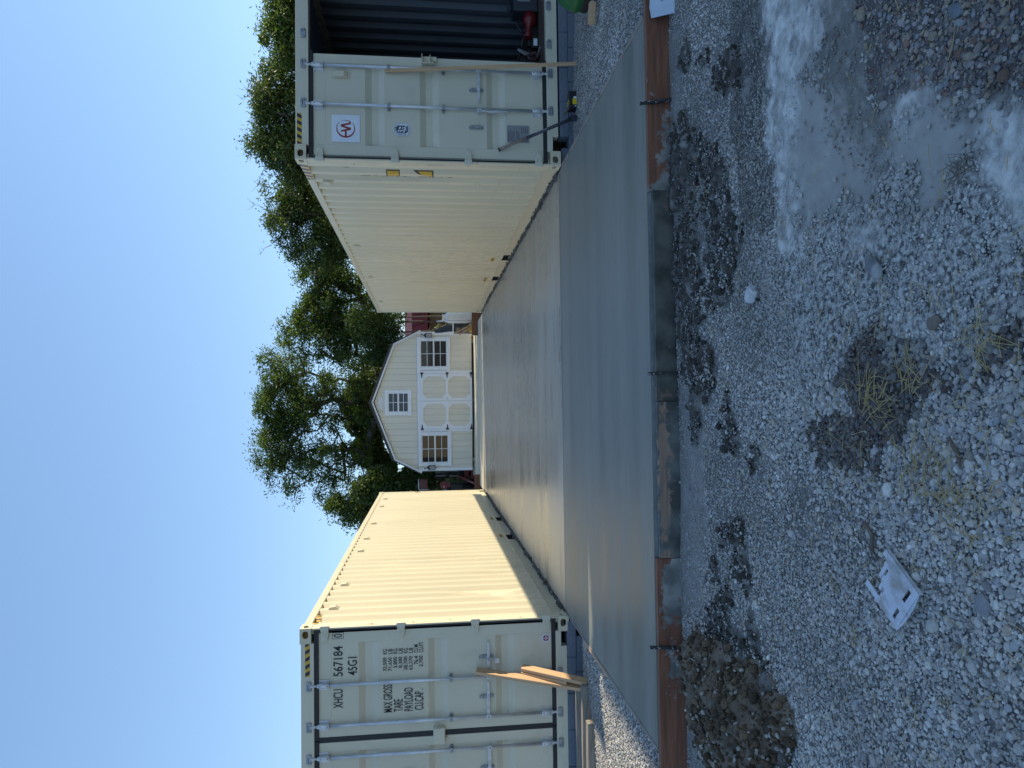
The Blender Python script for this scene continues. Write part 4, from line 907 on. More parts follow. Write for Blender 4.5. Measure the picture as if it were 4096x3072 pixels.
for i in range(4):
    (s0, z0), (s1, z1) = rp[i], rp[i+1]; nx_, nz_ = -(z1-z0), (s1-s0); l = math.hypot(nx_, nz_); ox, oz = nx_/l*0.085, nz_/l*0.085
    bb = MB(); bb.prism([(SX(s0), -0.17, z0), (SX(s1), -0.17, z1), (SX(s1+ox*0.2), -0.17, z1+oz), (SX(s0+ox*0.2), -0.17, z0+oz)], (0, 5.5, 0)); bb.obj('roof', m_roof, SH)
    bb = MB(); k = 0.055/l; bb.prism([(SX(s0), -0.15, z0-0.004), (SX(s1), -0.15, z1-0.004), (SX(s1-nx_*k), -0.15, z1-nz_*k), (SX(s0-nx_*k), -0.15, z0-nz_*k)], (0, 0.12, 0)); bb.obj('barge_board', m_trim, SH)
for s0 in (0.0, SW_-0.09):
    bb = MB(); bb.box(SX(s0-0.005), -0.03, 0.04, SX(s0+0.095), 0.03, EAVE-0.01); bb.obj('corner_trim', m_trim, SH, bevel=0.004)
b = MB(); b.box(SX(0.10), -0.026, 1.853, SX(SW_-0.10), -0.017, 1.866); b.obj('drip_flashing', m_trim, SH)
def window(s0, s1, z0, z1, cols, rows, glass, ear=0.06, tr=0.10, mid=True):
    w = bb = MB(); y = -0.045
    bb.box(SX(s0+ear*0.5), y, z0+tr*0.95, SX(s0+tr+ear*0.4), -0.008, z1-tr*0.95); bb.box(SX(s1-tr-ear*0.4), y, z0+tr*0.95, SX(s1-ear*0.5), -0.008, z1-tr*0.95)
    for za, zb in ((z1-tr, z1), (z0, z0+tr)):
        bb.prism([(SX(s0), y-0.004, za), (SX(s0+0.02), y-0.004, zb), (SX(s1-0.02), y-0.004, zb), (SX(s1), y-0.004, za)] if za > 1.2 and za > z0+0.5 else [(SX(s0+0.02), y-0.004, za), (SX(s0), y-0.004, zb), (SX(s1), y-0.004, zb), (SX(s1-0.02), y-0.004, za)], (0, 0.04, 0))
    win = bb.obj('window', m_trim, SH, bevel=0.003)
    a, c, d, e = s0+tr+ear*0.4, s1-tr-ear*0.4, z0+tr, z1-tr; bb = MB(); f = 0.03; y = -0.034
    bb.box(SX(a), y, d, SX(a+f), 0, e); bb.box(SX(c-f), y, d, SX(c), 0, e); bb.box(SX(a+f), y, d, SX(c-f), 0, d+f); bb.box(SX(a+f), y, e-f, SX(c-f), 0, e)
    zm = (d+e)/2
    bb.box(SX(a+f), y-0.004, zm-0.022, SX(c-f), 0, zm+0.022); bb.obj('sash', m_trim, win, bevel=0.002)
    bb = MB(); t = 0.008
    for half in ((d+f, zm-0.022), (zm+0.022, e-f)):
        for i in range(1, cols): x = a+f+(c-a-2*f)*i/cols; bb.box(SX(x-t), -0.030, half[0], SX(x+t), -0.018, half[1])
        zz = (half[0]+half[1])/2; bb.box(SX(a+f), -0.029, zz-t, SX(c-f), -0.019, zz+t)
    bb.obj('muntin', m_trim, win)
    for half in ((d+f, zm-0.022), (zm+0.022, e-f)):
        for i in range(cols):
            for j in range(2):
                x0 = a+f+(c-a-2*f)*i/cols; x1 = a+f+(c-a-2*f)*(i+1)/cols; z_0 = half[0]+(half[1]-half[0])*j/2; z_1 = half[0]+(half[1]-half[0])*(j+1)/2
                q = MB(); q.box(SX(x0+t), -0.0175, z_0+t*0.9, SX(x1-t), -0.0125, z_1-t*0.9); o = q.obj('pane', glass, win); o.rotation_euler = (0, 0, 0)
    return win
window(0.148, 1.30, 0.755, 1.850, 2, 4, m_glass); window(3.31, 4.50, 0.735, 1.835, 2, 4, m_glass); window(1.895, 2.785, 2.05, 2.92, 2, 4, m_glass_b, tr=0.09)
b = MB(); b.box(SX(1.285), -0.04, 1.755, SX(3.325), -0.008, 1.848); b.box(SX(1.285), -0.04, 0.03, SX(1.385), -0.008, 1.755); b.box(SX(3.235), -0.04, 0.03, SX(3.325), -0.008, 1.755); b.obj('door_casing', m_trim, SH, bevel=0.003)
def shed_door(s0, s1, hinge_left):
    z0, z1 = 0.03, 1.748; bb = MB(); bb.box(SX(s0), -0.030, z0, SX(s1), -0.010, z1); d = bb.obj('door', m_groove, SH)
    n = 4; 
    for i in range(n):
        a = s0+0.05+(s1-s0-0.1)*i/n; c = s0+0.05+(s1-s0-0.1)*(i+1)/n; q = MB(); q.box(SX(a+0.003), -0.036, z0+0.05, SX(c-0.003), -0.0302, z1-0.05); q.obj('panel_board', m_side, d)
    y0, y1 = -0.062, -0.0362; st, zm = 0.095, 0.865; bb = MB()
    bb.box(SX(s0), y0, z0, SX(s0+st), y1, z1); bb.box(SX(s1-st), y0, z0, SX(s1), y1, z1); o = bb.obj('door_stile', m_trim, d, bevel=0.003)
    bb = MB(); a, c = s0+st, s1-st
    bb.box(SX(a), y0, z1-0.09, SX(c), y1, z1); bb.box(SX(a), y0, z0, SX(c), y1, z0+0.07); bb.box(SX(a), y0, zm-0.045, SX(c), y1, zm+0.045); bb.obj('door_rail', m_trim, d, bevel=0.003)
    k = 0.14; bb = MB()
    for lo, hi in ((z0+0.07, zm-0.045), (zm+0.045, z1-0.09)):
        for xx, dx in ((a, k), (c, -k)):
            for zz, dz in ((lo, k), (hi, -k)): bb.prism([(SX(xx), y0+0.002, zz), (SX(xx+dx), y0+0.002, zz), (SX(xx), y0+0.002, zz+dz)], (0, 0.022, 0))
    bb.obj('corner_brace', m_trim, d)
    for z in (z1-0.045, zm, z0+0.035):
        bb = MB(); e, q = (s1, -1) if hinge_left else (s0, 1); y = y0-0.008
        bb.box(SX(e-q*0.035), y, z-0.045, SX(e-q*0.005), y1, z+0.045); bb.prism([(SX(e+q*0.005), y, z-0.028), (SX(e+q*0.15), y, z-0.008), (SX(e+q*0.15), y, z+0.008), (SX(e+q*0.005), y, z+0.028)], (0, 0.008, 0)); bb.tube((SX(e), y, z-0.047), (SX(e), y, z+0.047), 0.010, n=8)
        bb.obj('strap_hinge', m_iron, d)
    return d
dr = shed_door(1.388, 2.298, False); shed_door(2.306, 3.232, True)
b = MB(); b.box(SX(2.205), -0.075, 0.84, SX(2.235), -0.060, 0.90); b.path([(SX(2.22), -0.075, 0.885), (SX(2.22), -0.11, 0.885), (SX(2.22), -0.11, 0.855), (SX(2.22), -0.075, 0.855)], 0.007, 6); b.obj('latch', m_galv, dr)
b = MB()
for i in range(3):
    b.box(SX(2.16+0.128*i), -0.024, 2.985, SX(2.16+0.128*i+0.118), -0.015, 3.13)
    for k in range(6): b.obox((SX(2.16+0.128*i+0.059), -0.027, 3.0+0.022*k), (0.052, 0, 0), (0, 0.004, 0.004), (0, -0.002, 0.004))
b.obj('gable_vent', m_trim, SH)
def lantern(s, z, ang):
    bb = MB(); x = SX(s); y = -0.11
    for i in (-1, 1):
        for j in (-1, 1): bb.box(x+i*0.062-0.007, y+j*0.055-0.007, z-0.085, x+i*0.062+0.007, y+j*0.055+0.007, z+0.085)
    for zz in (-0.09, 0.085): bb.box(x-0.075, y-0.068, z+zz-0.008, x+0.075, y+0.068, z+zz+0.008)
    bb.box(x-0.055, y-0.058, z-0.004, x+0.055, y-0.053, z+0.004); bb.box(x-0.004, y-0.059, z-0.08, x+0.004, y-0.054, z+0.08)
    bb.add([(x-0.085, y-0.075, z+0.094), (x+0.085, y-0.075, z+0.094), (x+0.085, y+0.075, z+0.094), (x-0.085, y+0.075, z+0.094), (x, y, z+0.17)], [(0, 1, 4), (1, 2, 4), (2, 3, 4), (3, 0, 4), (3, 2, 1, 0)])
    bb.path([(x, y, z+0.16), (x+0.03*ang, y+0.02, z+0.22), (x+0.04*ang, y+0.05, z+0.26), (x+0.02*ang, -0.03, z+0.24)], 0.011, 8)
    l = bb.obj('wall_lantern', m_iron, SH); q = MB(); q.box(x-0.05, y-0.046, z-0.08, x+0.05, y+0.046, z+0.078); q.obj('lamp_glass', m_frost, l)
lantern(0.115, 1.465, 1); lantern(4.525, 1.395, -1)
b = MB()
for s in (0.3, 2.3, 4.3): b.box(SX(s-0.06), 0.02, -0.028, SX(s+0.06), 5.0, 0.02)
b.obj('skid', m_grey_wood, SH)

# ------------------------------------------------------------------ trees
m_bark = pm('grey_brown_bark', (0.075, 0.062, 0.052), 0.95, 0.35, 6, (1, 1, 0.25), bump=0.6, bscale=12, bdist=0.05)
m_twig = pm('pale_dead_twigs', (0.20, 0.175, 0.15), 0.9, 0.2, 6)
def leaf_mat(name, c0, c1, trans):
    mt = bpy.data.materials.new(name); mt.use_nodes = True; nt = mt.node_tree; L = nt.links.new
    for n in list(nt.nodes): nt.nodes.remove(n)
    out = node(nt, 'ShaderNodeOutputMaterial'); at = node(nt, 'ShaderNodeAttribute'); at.attribute_name = 'hue'
    cr = node(nt, 'ShaderNodeValToRGB'); e = cr.color_ramp.elements; e[0].color = (*c0, 1); e[1].color = (*c1, 1); L(at.outputs['Fac'], cr.inputs[0])
    p = node(nt, 'ShaderNodeBsdfPrincipled'); p.inputs['Roughness'].default_value = 0.5; p.inputs['Specular IOR Level'].default_value = 0.35; L(cr.outputs[0], p.inputs['Base Color'])
    t = node(nt, 'ShaderNodeBsdfTranslucent'); sc = node(nt, 'ShaderNodeMix', data_type='RGBA', blend_type='MULTIPLY'); sc.inputs[0].default_value = 1.0
    L(cr.outputs[0], sc.inputs[6]); sc.inputs[7].default_value = (1.5, 1.6, 0.6, 1); L(sc.outputs[2], t.inputs['Color'])
    m = node(nt, 'ShaderNodeMixShader'); m.inputs[0].default_value = trans; L(p.outputs[0], m.inputs[1]); L(t.outputs[0], m.inputs[2]); L(m.outputs[0], out.inputs[0])
    return mt
m_leaf = leaf_mat('willow_leaf', (0.028, 0.060, 0.014), (0.128, 0.172, 0.040), 0.42)
m_leaf_d = leaf_mat('dark_leaf', (0.026, 0.054, 0.016), (0.110, 0.150, 0.040), 0.36)
m_leaf_p = leaf_mat('pale_weed_leaf', (0.10, 0.12, 0.05), (0.42, 0.42, 0.26), 0.3)
def leaf_mesh(name, pos, nrm_down, L_, wd, hue, mt, seed):
    rg = np.random.default_rng(seed); n = len(pos)
    d = rg.normal(0, 1, (n, 3)); d[:, 2] = d[:, 2]*0.7-nrm_down; d /= np.linalg.norm(d, axis=1)[:, None]
    s = np.cross(d, rg.normal(0, 1, (n, 3))); s /= np.linalg.norm(s, axis=1)[:, None]
    L_ = L_*rg.uniform(0.6, 1.3, (n, 1)); w = wd*rg.uniform(0.7, 1.3, (n, 1)); k = np.cross(d, s)*L_*0.10
    v = np.stack([pos-d*L_*0.5, pos+s*w*0.5+k, pos+d*L_*0.5, pos-s*w*0.5+k], 1).reshape(-1, 3)
    me = bpy.data.meshes.new(name); me.vertices.add(4*n); me.vertices.foreach_set('co', v.astype(np.float32).ravel())
    me.loops.add(4*n); me.polygons.add(n); me.loops.foreach_set('vertex_index', np.arange(4*n, dtype=np.int32)); me.polygons.foreach_set('loop_start', np.arange(0, 4*n, 4, dtype=np.int32))
    try: me.polygons.foreach_set('loop_total', np.full(n, 4, np.int32))
    except Exception: pass
    me.update(calc_edges=True); a = me.attributes.new('hue', 'FLOAT', 'POINT'); a.data.foreach_set('value', np.repeat(np.clip(hue, 0, 1), 4).astype(np.float32))
    me.materials.append(mt); return me
def grow(root, targets, seed, r_tip=0.020, step=0.7, power=0.42, rmax=0.42):
    """branch skeleton: every target joins the nearest limb already grown"""
    rg = random.Random(seed); nodes = [Vector(p) for p in root]; par = [-1]+list(range(len(root)-1))
    base = nodes[-1]; order = sorted(range(len(targets)), key=lambda i: (Vector(targets[i])-base).length)
    for i in order:
        t = Vector(targets[i]); best, bd = 0, 1e9
        for k in range(len(root)-1, len(nodes)):
            q = nodes[k]; dd = (q-t).length+(0.8*max(0, q.z-t.z))+0.10*(q-base).length
            if dd < bd: bd, best = dd, k
        p = nodes[best]; d = t-p; n = max(1, int(d.length/step)); last = best
        for j in range(1, n+1):
            f = j/n; q = p+d*f+Vector((rg.gauss(0, 0.10), rg.gauss(0, 0.10), rg.gauss(0, 0.05)+0.22*math.sin(f*math.pi)*d.length*0.25))*(1 if j < n else 0.2)
            nodes.append(q); par.append(last); last = len(nodes)-1
    cnt = [0]*len(nodes); kids = [0]*len(nodes)
    for i in range(len(nodes)-1, 0, -1): kids[par[i]] += 1
    w = [1 if kids[i] == 0 else 0 for i in range(len(nodes))]
    for i in range(len(nodes)-1, 0, -1): w[par[i]] += w[i]
    rad = [min(rmax, r_tip*max(1, x)**power) for x in w]
    return nodes, par, rad
def limb_mesh(nodes, par, rad, lo, hi):
    b = MB()
    for i in range(1, len(nodes)):
        r0, r1 = rad[par[i]], rad[i]
        if lo <= r1 < hi: b.tube(nodes[par[i]], nodes[i], min(r0, r1*1.5), r1, n=(8 if r1 > 0.08 else 5), caps=False)
    return b
PX = 2840.7
def unproj(V, y, Y):
    d = _f+_r2*((3072-y-1536)/PX)-_u2*((V-2048)/PX); t = Y/d.y
    return np.array((d.x*t, Y, EYE+d.z*t))
def tree(name, text, lobes, Y, trunk_x, fork, seed, clumps, leaves, mat, depth=1.25, group='trees behind the containers', bare=(), size=(0.15, 0.044), gap=0.53, base_z=-0.2):
    """lobes: (picture height, picture side, radius in picture units) measured at distance Y"""
    rg = np.random.default_rng(seed); clumps = int(clumps*1.15); L_ = [(unproj(V, y, Y), r/PX*Y) for V, y, r in lobes]
    wts = np.array([r**2.2 for _, r in L_]); wts /= wts.sum(); tg = []
    while len(tg) < clumps:
        c, r = L_[rg.choice(len(L_), p=wts)]; d = rg.normal(0, 1, 3); d /= np.linalg.norm(d); rr = r*(0.35+0.65*rg.random()**0.6)
        p = c+d*rr*np.array((1, depth, 1))
        if fbm(np.array([p[0]*0.55+seed]), np.array([p[2]*0.55+p[1]*0.3]), seed, 3)[0] > gap or rg.random() < 0.16: tg.append(p)
    t = thing(name, text, 'tree', (trunk_x, Y, base_z), 0, group); o = np.array((trunk_x, Y, base_z))
    tl = [tuple(p-o) for p in tg]
    root = [(0, 0, 0), (0.05, 0, fork*0.5), (0.0, 0.05, fork)]
    nodes, par, rad = grow(root, tl, seed, rmax=0.34)
    rad[0] = max(rad[:3])*1.25; limb_mesh(nodes, par, rad, 0.045, 9).obj('trunk', m_bark, t, fix=False); limb_mesh(nodes, par, rad, 0, 0.045).obj('branches', m_bark, t, fix=False)
    tl = np.array(tl); leaves = int(leaves*0.74); ci = rg.integers(0, len(tl), clumps*leaves); sg = rg.uniform(0.11, 0.27, clumps)
    off = rg.normal(0, 1, (len(ci), 3))*sg[ci][:, None]*np.array((1, 1, 0.72)); pos = tl[ci]+off; pos[:, 2] -= 0.12*np.abs(off[:, 0])
    hue = np.clip(0.45+0.22*rg.normal(0, 1, clumps)[ci]+0.15*rg.normal(0, 1, len(ci)), 0, 1)
    me = leaf_mesh('crown', pos, 0.55, size[0], size[1], hue, mat, seed); ob = bpy.data.objects.new('crown', me); COL.objects.link(ob); ob.parent = t
    if bare:
        b = MB(); rr = random.Random(seed)
        for V0, y0, V1, y1, n in bare:
            for i in range(n):
                f = rr.random(); p0 = unproj(V0+70*rr.random(), y0+(y1-y0)*f, Y)-o; tip = unproj(V1+(V0-V1)*0.75*rr.random()**2, y0+(y1-y0)*f+rr.uniform(-70, 70), Y)-o; tip[1] += rr.uniform(-1, 1)
                p0, tip = Vector(p0), Vector(tip); m1 = p0.lerp(tip, 0.5)+Vector((rr.gauss(0, .12), 0, rr.gauss(0, .12))); b.path([p0, m1, tip], [0.014, 0.008, 0.003], 5)
                for k in range(4):
                    q = m1.lerp(tip, rr.random()); e = q+(tip-p0).length*0.25*Vector((rr.uniform(-1, 1), rr.uniform(-.5, .5), rr.uniform(0, 1))); b.path([q, e], [0.008, 0.003], 4)
        b.obj('dead_twigs', m_twig, t, fix=False)
    return t
tree('willow_tree', 'largest leafy willow tree spreading behind the shed roof', [(1135,1450,95),(1125,1600,110),(1090,1700,80),(1075,1790,85),(1105,1890,85),(1230,1900,105),(1220,1740,130),(1240,1560,110),(1330,1820,130),(1390,1930,95),(1440,1860,80),(1330,1690,60),(1470,1930,60),(1330,1975,50),(1200,1950,50),(1160,1500,80),(1400,1560,80),(1430,1760,75),(1440,1480,70),(1330,1500,60),(1460,1650,60)], 29.5, -0.55, 2.6, 3, 400, 110, m_leaf, gap=0.56)
tree('willow_tree', 'small drooping willow limb crown above the far end of the left container', [(1350,2020,38),(1400,2045,42),(1450,2040,50),(1500,1990,60)], 27.5, -3.9, 2.2, 4, 60, 120, m_leaf)
tree('willow_tree', 'willow tree between the shed and the right container with a yellowish sunlit crown', [(1150,1410,75),(1180,1330,75),(1250,1290,90),(1240,1400,70),(1330,1350,100),(1310,1230,80),(1260,1195,50),(1400,1270,95),(1430,1390,90),(1460,1180,70),(1370,1170,60),(1480,1300,80),(1230,1085,50),(1290,1110,60),(1340,1080,60),(1390,1110,60)], 28.0, 1.9, 2.4, 5, 280, 125, m_leaf, gap=0.48)
tree('willow_tree', 'dark green willow tree leaning over the far half of the right container', [(1110,850,60),(1160,760,85),(1150,900,75),(1220,930,85),(1260,850,100),(1290,1010,85),(1240,1030,60),(1180,1000,50),(1330,930,90),(1090,780,50)], 26.0, 6.3, 2.4, 6, 230, 130, m_leaf_d, bare=((1080,1060,1010,820,4),))
tree('willow_tree', 'willow tree with bare dead twigs above the doors of the right container', [(1060,420,70),(1050,600,60),(1100,520,85),(1160,640,90),(1120,690,60),(1100,330,75),(1160,420,90),(1190,560,90),(1230,480,90)], 24.0, 9.1, 2.4, 7, 190, 130, m_leaf_d, bare=((1040,280,940,660,9),))
tree('willow_tree', 'bright green willow tree rising at the top right corner behind the open container', [(1110,140,70),(1130,40,75),(1140,230,70),(1180,120,95),(1200,0,95),(1210,230,85),(1120,-70,80)], 23.0, 11.6, 2.4, 8, 150, 130, m_leaf)
# lower, darker growth behind the shed
def bush(name, text, lobes, Y, seed, n, mat, size=(0.12, 0.05), cat='bush', group='bushes behind the shed', zmax=None):
    rg = np.random.default_rng(seed); L_ = [(unproj(V, y, Y), r/PX*Y) for V, y, r in lobes]; w = np.array([r*r for _, r in L_]); w /= w.sum()
    ci = rg.choice(len(L_), n, p=w); d = rg.normal(0, 1, (n, 3)); d /= np.linalg.norm(d, axis=1)[:, None]
    c = np.array([L_[i][0] for i in ci]); r = np.array([L_[i][1] for i in ci]); pos = c+d*(r*rg.random(n)**0.45)[:, None]*np.array((1, 0.9, 1))
    o = np.array((pos[:, 0].mean(), Y, -0.2)); pos = pos[pos[:, 2] > -0.18]; n = len(pos); hue = np.clip(0.35+0.35*(fbm(pos[:, 0]*3, pos[:, 2]*3+pos[:, 1], seed, 3)-0.3)*2+0.12*rg.normal(0, 1, n), 0, 1)
    t = thing(name, text, cat, tuple(o), 0, group)
    me = leaf_mesh('foliage', pos-o, 0.2, size[0], size[1], hue, mat, seed); ob = bpy.data.objects.new('foliage', me); COL.objects.link(ob); ob.parent = t
    b = MB()
    for c_, r_ in L_: b.path([Vector((c_[0]-o[0], 0, 0)), Vector((c_[0]-o[0]+0.05, 0.1, (c_[2]+0.2)*0.5)), Vector(c_-o)], [0.05, 0.035, 0.015], 6)
    b.obj('stem', m_bark, t, fix=False); return t
bush('dark_bush', 'tall dark green thicket filling the gap right of the shed roof', [(1520,1330,80),(1560,1270,70),(1580,1370,60),(1460,1290,80),(1500,1400,70)], 26.8, 21, 9000, m_leaf_d)
bush('dark_bush', 'tall dark green thicket filling the gap left of the shed roof', [(1520,1930,70),(1580,1950,60),(1630,1920,50),(1460,1960,60),(1560,2000,60),(1650,1905,50),(1690,1940,55),(1700,1900,40)], 26.5, 22, 14000, m_leaf_d, (0.15, 0.065))
bush('dark_bush', 'dark thicket seen over the shed roof ridge', [(1450,1560,70),(1440,1680,70),(1470,1800,70),(1500,1460,60),(1530,1880,60),(1420,1620,60),(1480,1730,60),(1500,1840,60),(1540,1860,50)], 31.0, 23, 20000, m_leaf_d, (0.18, 0.075))
bush('pale_bush', 'dusty pale grass clump beside the left rear corner of the shed', [(1800,1930,22),(1830,1945,22),(1790,1960,20),(1840,1925,20)], 26.0, 24, 2600, m_leaf_p, (0.16, 0.012), group=None)
bush('green_bush', 'blue green shrub against the grey fence left of the shed', [(1770,1930,18),(1765,1950,18),(1790,1915,14)], 26.4, 25, 1800, m_leaf_d, (0.09, 0.04), group=None)
bush('leafy_bush', 'low leafy bush with pale flowers near the red implement', [(1860,1925,18),(1870,1945,16),(1850,1955,14)], 25.4, 26, 1500, m_leaf_p, (0.06, 0.035), group=None)
# unseen house added at the right to shade apron and gravel, pale for bounced light
m_hside = pm('added_house_siding', (0.66, 0.63, 0.56), 0.7, 0.05, 2, (1, 1, 6), bump=0.1, bscale=10)
HO = thing('house', 'pale two storey house added out of view right of the apron to shade it', 'house', (9.6, -3.5, -0.2))
b = MB(); b.box(0, 0, 0, 7.5, 12.2, 6.1); b.prism([(0, 0, 6.1), (7.5, 0, 6.1), (3.75, 0, 7.4)], (0, 12.2, 0)); b.obj('wall', m_hside, HO)
for s_ in (-1, 1):
    b = MB(); xa, xb = (-0.35, 3.75) if s_ < 0 else (7.85, 3.75); b.prism([(xa, -0.3, 6.05), (xb, -0.3, 7.47), (xb, -0.3, 7.58), (xa, -0.3, 6.16)], (0, 12.55, 0)); b.obj('roof', m_roof, HO)
for z in (0.9, 3.6):
    for y in (1.5, 4.6, 7.7):
        b = MB(); b.box(-0.05, y, z, 0.0, y+1.2, z+1.25); w_ = b.obj('window', m_trim, HO); b = MB(); b.box(-0.06, y+0.09, z+0.09, -0.0505, y+1.11, z+1.16); b.obj('pane', m_glass, w_)

# ------------------------------------------------------------------ behind the shed, right gap
m_burg = pm('burgundy_metal', (0.040, 0.006, 0.014), 0.9, 0.15, 3, spec=0.08, bump=0.1, bscale=8)
m_burg2 = pm('red_brown_fascia', (0.105, 0.035, 0.035), 0.6, 0.15, 3)
m_tanw = pm('tan_wood_siding', (0.145, 0.115, 0.072), 0.8, 0.25, 3, (8, 1, 0.6))
HS = thing('red_roofed_house', 'low building with burgundy metal roof seen right of the shed', 'house', (2.6, 30.0, -0.2))
b = MB(); b.box(0, 0.06, 0, 9, 6, 1.72); b.obj('wall', m_tanw, HS)
for i in range(12):
    b = MB(); b.box(0.30*i+0.01, 0.0, 0, 0.30*i+0.285, 0.058, 1.71); b.obj('wall_board', m_tanw, HS)
for i in range(9):
    b = MB(); x0 = -0.3+0.42*i; b.prism([(x0+0.006, -0.35, 1.70), (x0+0.414, -0.35, 1.70), (x0+0.414, 1.2, 2.36), (x0+0.006, 1.2, 2.36)], (0, -0.012, 0.03)); b.tube((x0, -0.36, 1.73), (x0, 1.2, 2.395), 0.014, n=6); b.obj('roof_panel', m_burg, HS)
b = MB(); b.prism([(3.5, -0.35, 1.70), (9.3, -0.35, 1.70), (9.3, 1.2, 2.36), (3.5, 1.2, 2.36)], (0, -0.012, 0.03)); b.prism([(-0.3, 1.2, 2.38), (9.3, 1.2, 2.38), (9.3, 2.2, 2.72), (-0.3, 2.2, 2.72)], (0, 0, 0.03)); b.obj('roof', m_burg2, HS)
b = MB(); b.box(-0.3, -0.385, 1.645, 9.3, -0.36, 1.72); b.obj('fascia', m_burg, HS)
m_tank = pm('white_tank_paint', (0.72, 0.71, 0.66), 0.35, 0.06, 4, bump=0.05, bscale=20, stain=(0.42, 0.36, 0.26), stain_scale=6, stain_lo=0.62, stain_hi=0.75)
TK = thing('propane_tank', 'tall white propane tank standing at the far end of the right container', 'gas tank', (2.755, 21.95, -0.16))
b = MB(); rT = 0.172; b.lathe([(0.12, 0.03), (rT-0.01, 0.06), (rT, 0.10), (rT, 0.98), (rT*0.96, 1.05), (rT*0.80, 1.11), (rT*0.5, 1.145), (0.05, 1.155)], n=32); b.obj('tank_body', m_tank, TK)
b = MB(); b.lathe([(rT*0.86, 0.0), (rT*0.86, 0.07), (rT*0.82, 0.07), (rT*0.82, 0.0)], n=24); b.obj('foot_ring', m_tank, TK)
b = MB(); n_ = 14
for k in range(n_):
    a0, a1 = math.radians(-150+k*300/n_), math.radians(-150+(k+1)*300/n_)
    if k in (4, 9): continue
    b.add([(0.10*math.sin(a0), -0.10*math.cos(a0), z) for z in (1.14, 1.235)]+[(0.10*math.sin(a1), -0.10*math.cos(a1), z) for z in (1.235, 1.14)], [(0, 1, 2, 3)])
o = b.obj('valve_collar', m_tank, TK, fix=False); o.modifiers.new('solid', 'SOLIDIFY').thickness = 0.006
b = MB(); b.tube((0, 0, 1.14), (0, 0, 1.19), 0.02, n=10); b.tube((0, -0.03, 1.18), (0, 0.03, 1.18), 0.012, n=8); b.tube((0, 0, 1.19), (0, 0, 1.205), 0.03, n=10); b.obj('valve', m_galv, TK)
b = MB(); b.path([(0.02, 0, 1.21), (-0.09, -0.19, 1.14), (-0.12, -0.2, 1.02), (-0.12, -0.2, 0.05)], 0.006, 6); b.obj('gas_hose', m_rubber, TK)
m_timber = wood('brown_timber', (0.15, 0.068, 0.036), ax=0)
b = MB(); b.box(2.16, 21.48, -0.2, 4.4, 21.53, 0.185); label(b.obj('retaining_board', m_timber, bevel=0.004), 'red brown board edging the slab below the propane tank', 'board', 'brown boards at the far slab end')
b = MB(); b.box(-5.2, 21.48, -0.2, -2.05, 21.53, 0.162); label(b.obj('retaining_board', m_timber, bevel=0.004), 'red brown board edging the slab left of the shed', 'board', 'brown boards at the far slab end')
m_mat = pm('grey_rubber_mat', (0.040, 0.042, 0.044), 0.9, 0.3, 30, bump=0.4, bscale=60)
b = MB(); c0, c1 = Vector((2.78, 22.6, -0.1)), Vector((2.40, 22.75, 1.30))
b.path([c0+(c1-c0)*t for t in (0, 0.3, 0.6, 0.85, 1)], [0.17, 0.17, 0.14, 0.09, 0.04], 14); label(b.obj('rolled_mat', m_mat), 'dark grey rolled mat leaning behind the shed corner', 'rolled mat')
m_crate = wood('old_crate_wood', (0.23, 0.17, 0.12), ax=0)
CR = thing('wooden_crate', 'old brown wooden crate lying left of the propane tank', 'crate', (2.62, 22.75, -0.16))
b = MB(); b.box(-0.28, -0.18, 0, 0.28, 0.18, 0.02); b.obj('bottom', m_crate, CR)
for k in range(4):
    b = MB(); z = 0.05+0.2*k; b.box(-0.28, -0.2, z, 0.28, -0.18, z+0.15); b.obj('slat', m_crate, CR)
for x in (-0.27, 0.23):
    b = MB(); b.box(x, -0.18, 0, x+0.04, 0.18, 0.84); b.obj('end_board', m_crate, CR)
b = MB(); b.box(-0.33, -0.25, 0.86, 0.3, 0.2, 0.895); b.obj('lid', m_trim, CR)
m_yel = pm('yellow_plastic', (0.62, 0.38, 0.04), 0.45, 0.1, 4)
YC = thing('yellow_can', 'yellow plastic jug behind the board beside the shed', 'jug', (2.44, 21.95, -0.16))
b = MB(); b.box(-0.13, -0.08, 0, 0.13, 0.08, 0.40); b.obj('jug_body', m_yel, YC, bevel=0.03, seg=3)
b = MB(); b.tube((0.06, 0, 0.40), (0.06, 0, 0.47), 0.035, n=12); b.obj('cap', m_black, YC); b = MB(); b.path([(-0.1, 0, 0.38), (-0.07, 0, 0.48), (0.0, 0, 0.49), (0.03, 0, 0.40)], 0.014, 8); b.obj('jug_handle', m_yel, YC)
for k, (x0, x1, txt) in enumerate(((2.55, 2.27, 'upper pale board leaning from the edging towards the shed wall'), (2.52, 2.22, 'lower pale board leaning from the edging towards the shed wall'))):
    b = MB(); p0, p1 = Vector((x0, 21.75-0.02*k, 0.14-0.06*k)), Vector((x1, 22.0+0.03*k, 0.70-0.16*k)); d = (p1-p0).normalized(); s = Vector((0, 1, 0)); u = d.cross(s)
    b.obox((p0+p1)/2, d*((p1-p0).length/2), s*0.045, u*0.012); label(b.obj('leaning_board', m_pine), txt, 'board', 'pale boards beside the shed')
b = MB(); b.tube((2.78, 23.0, -0.2), (2.77, 23.0, 1.25), 0.016, n=10); label(b.obj('steel_pipe', m_galv), 'thin grey steel pipe standing behind the propane tank', 'pipe')
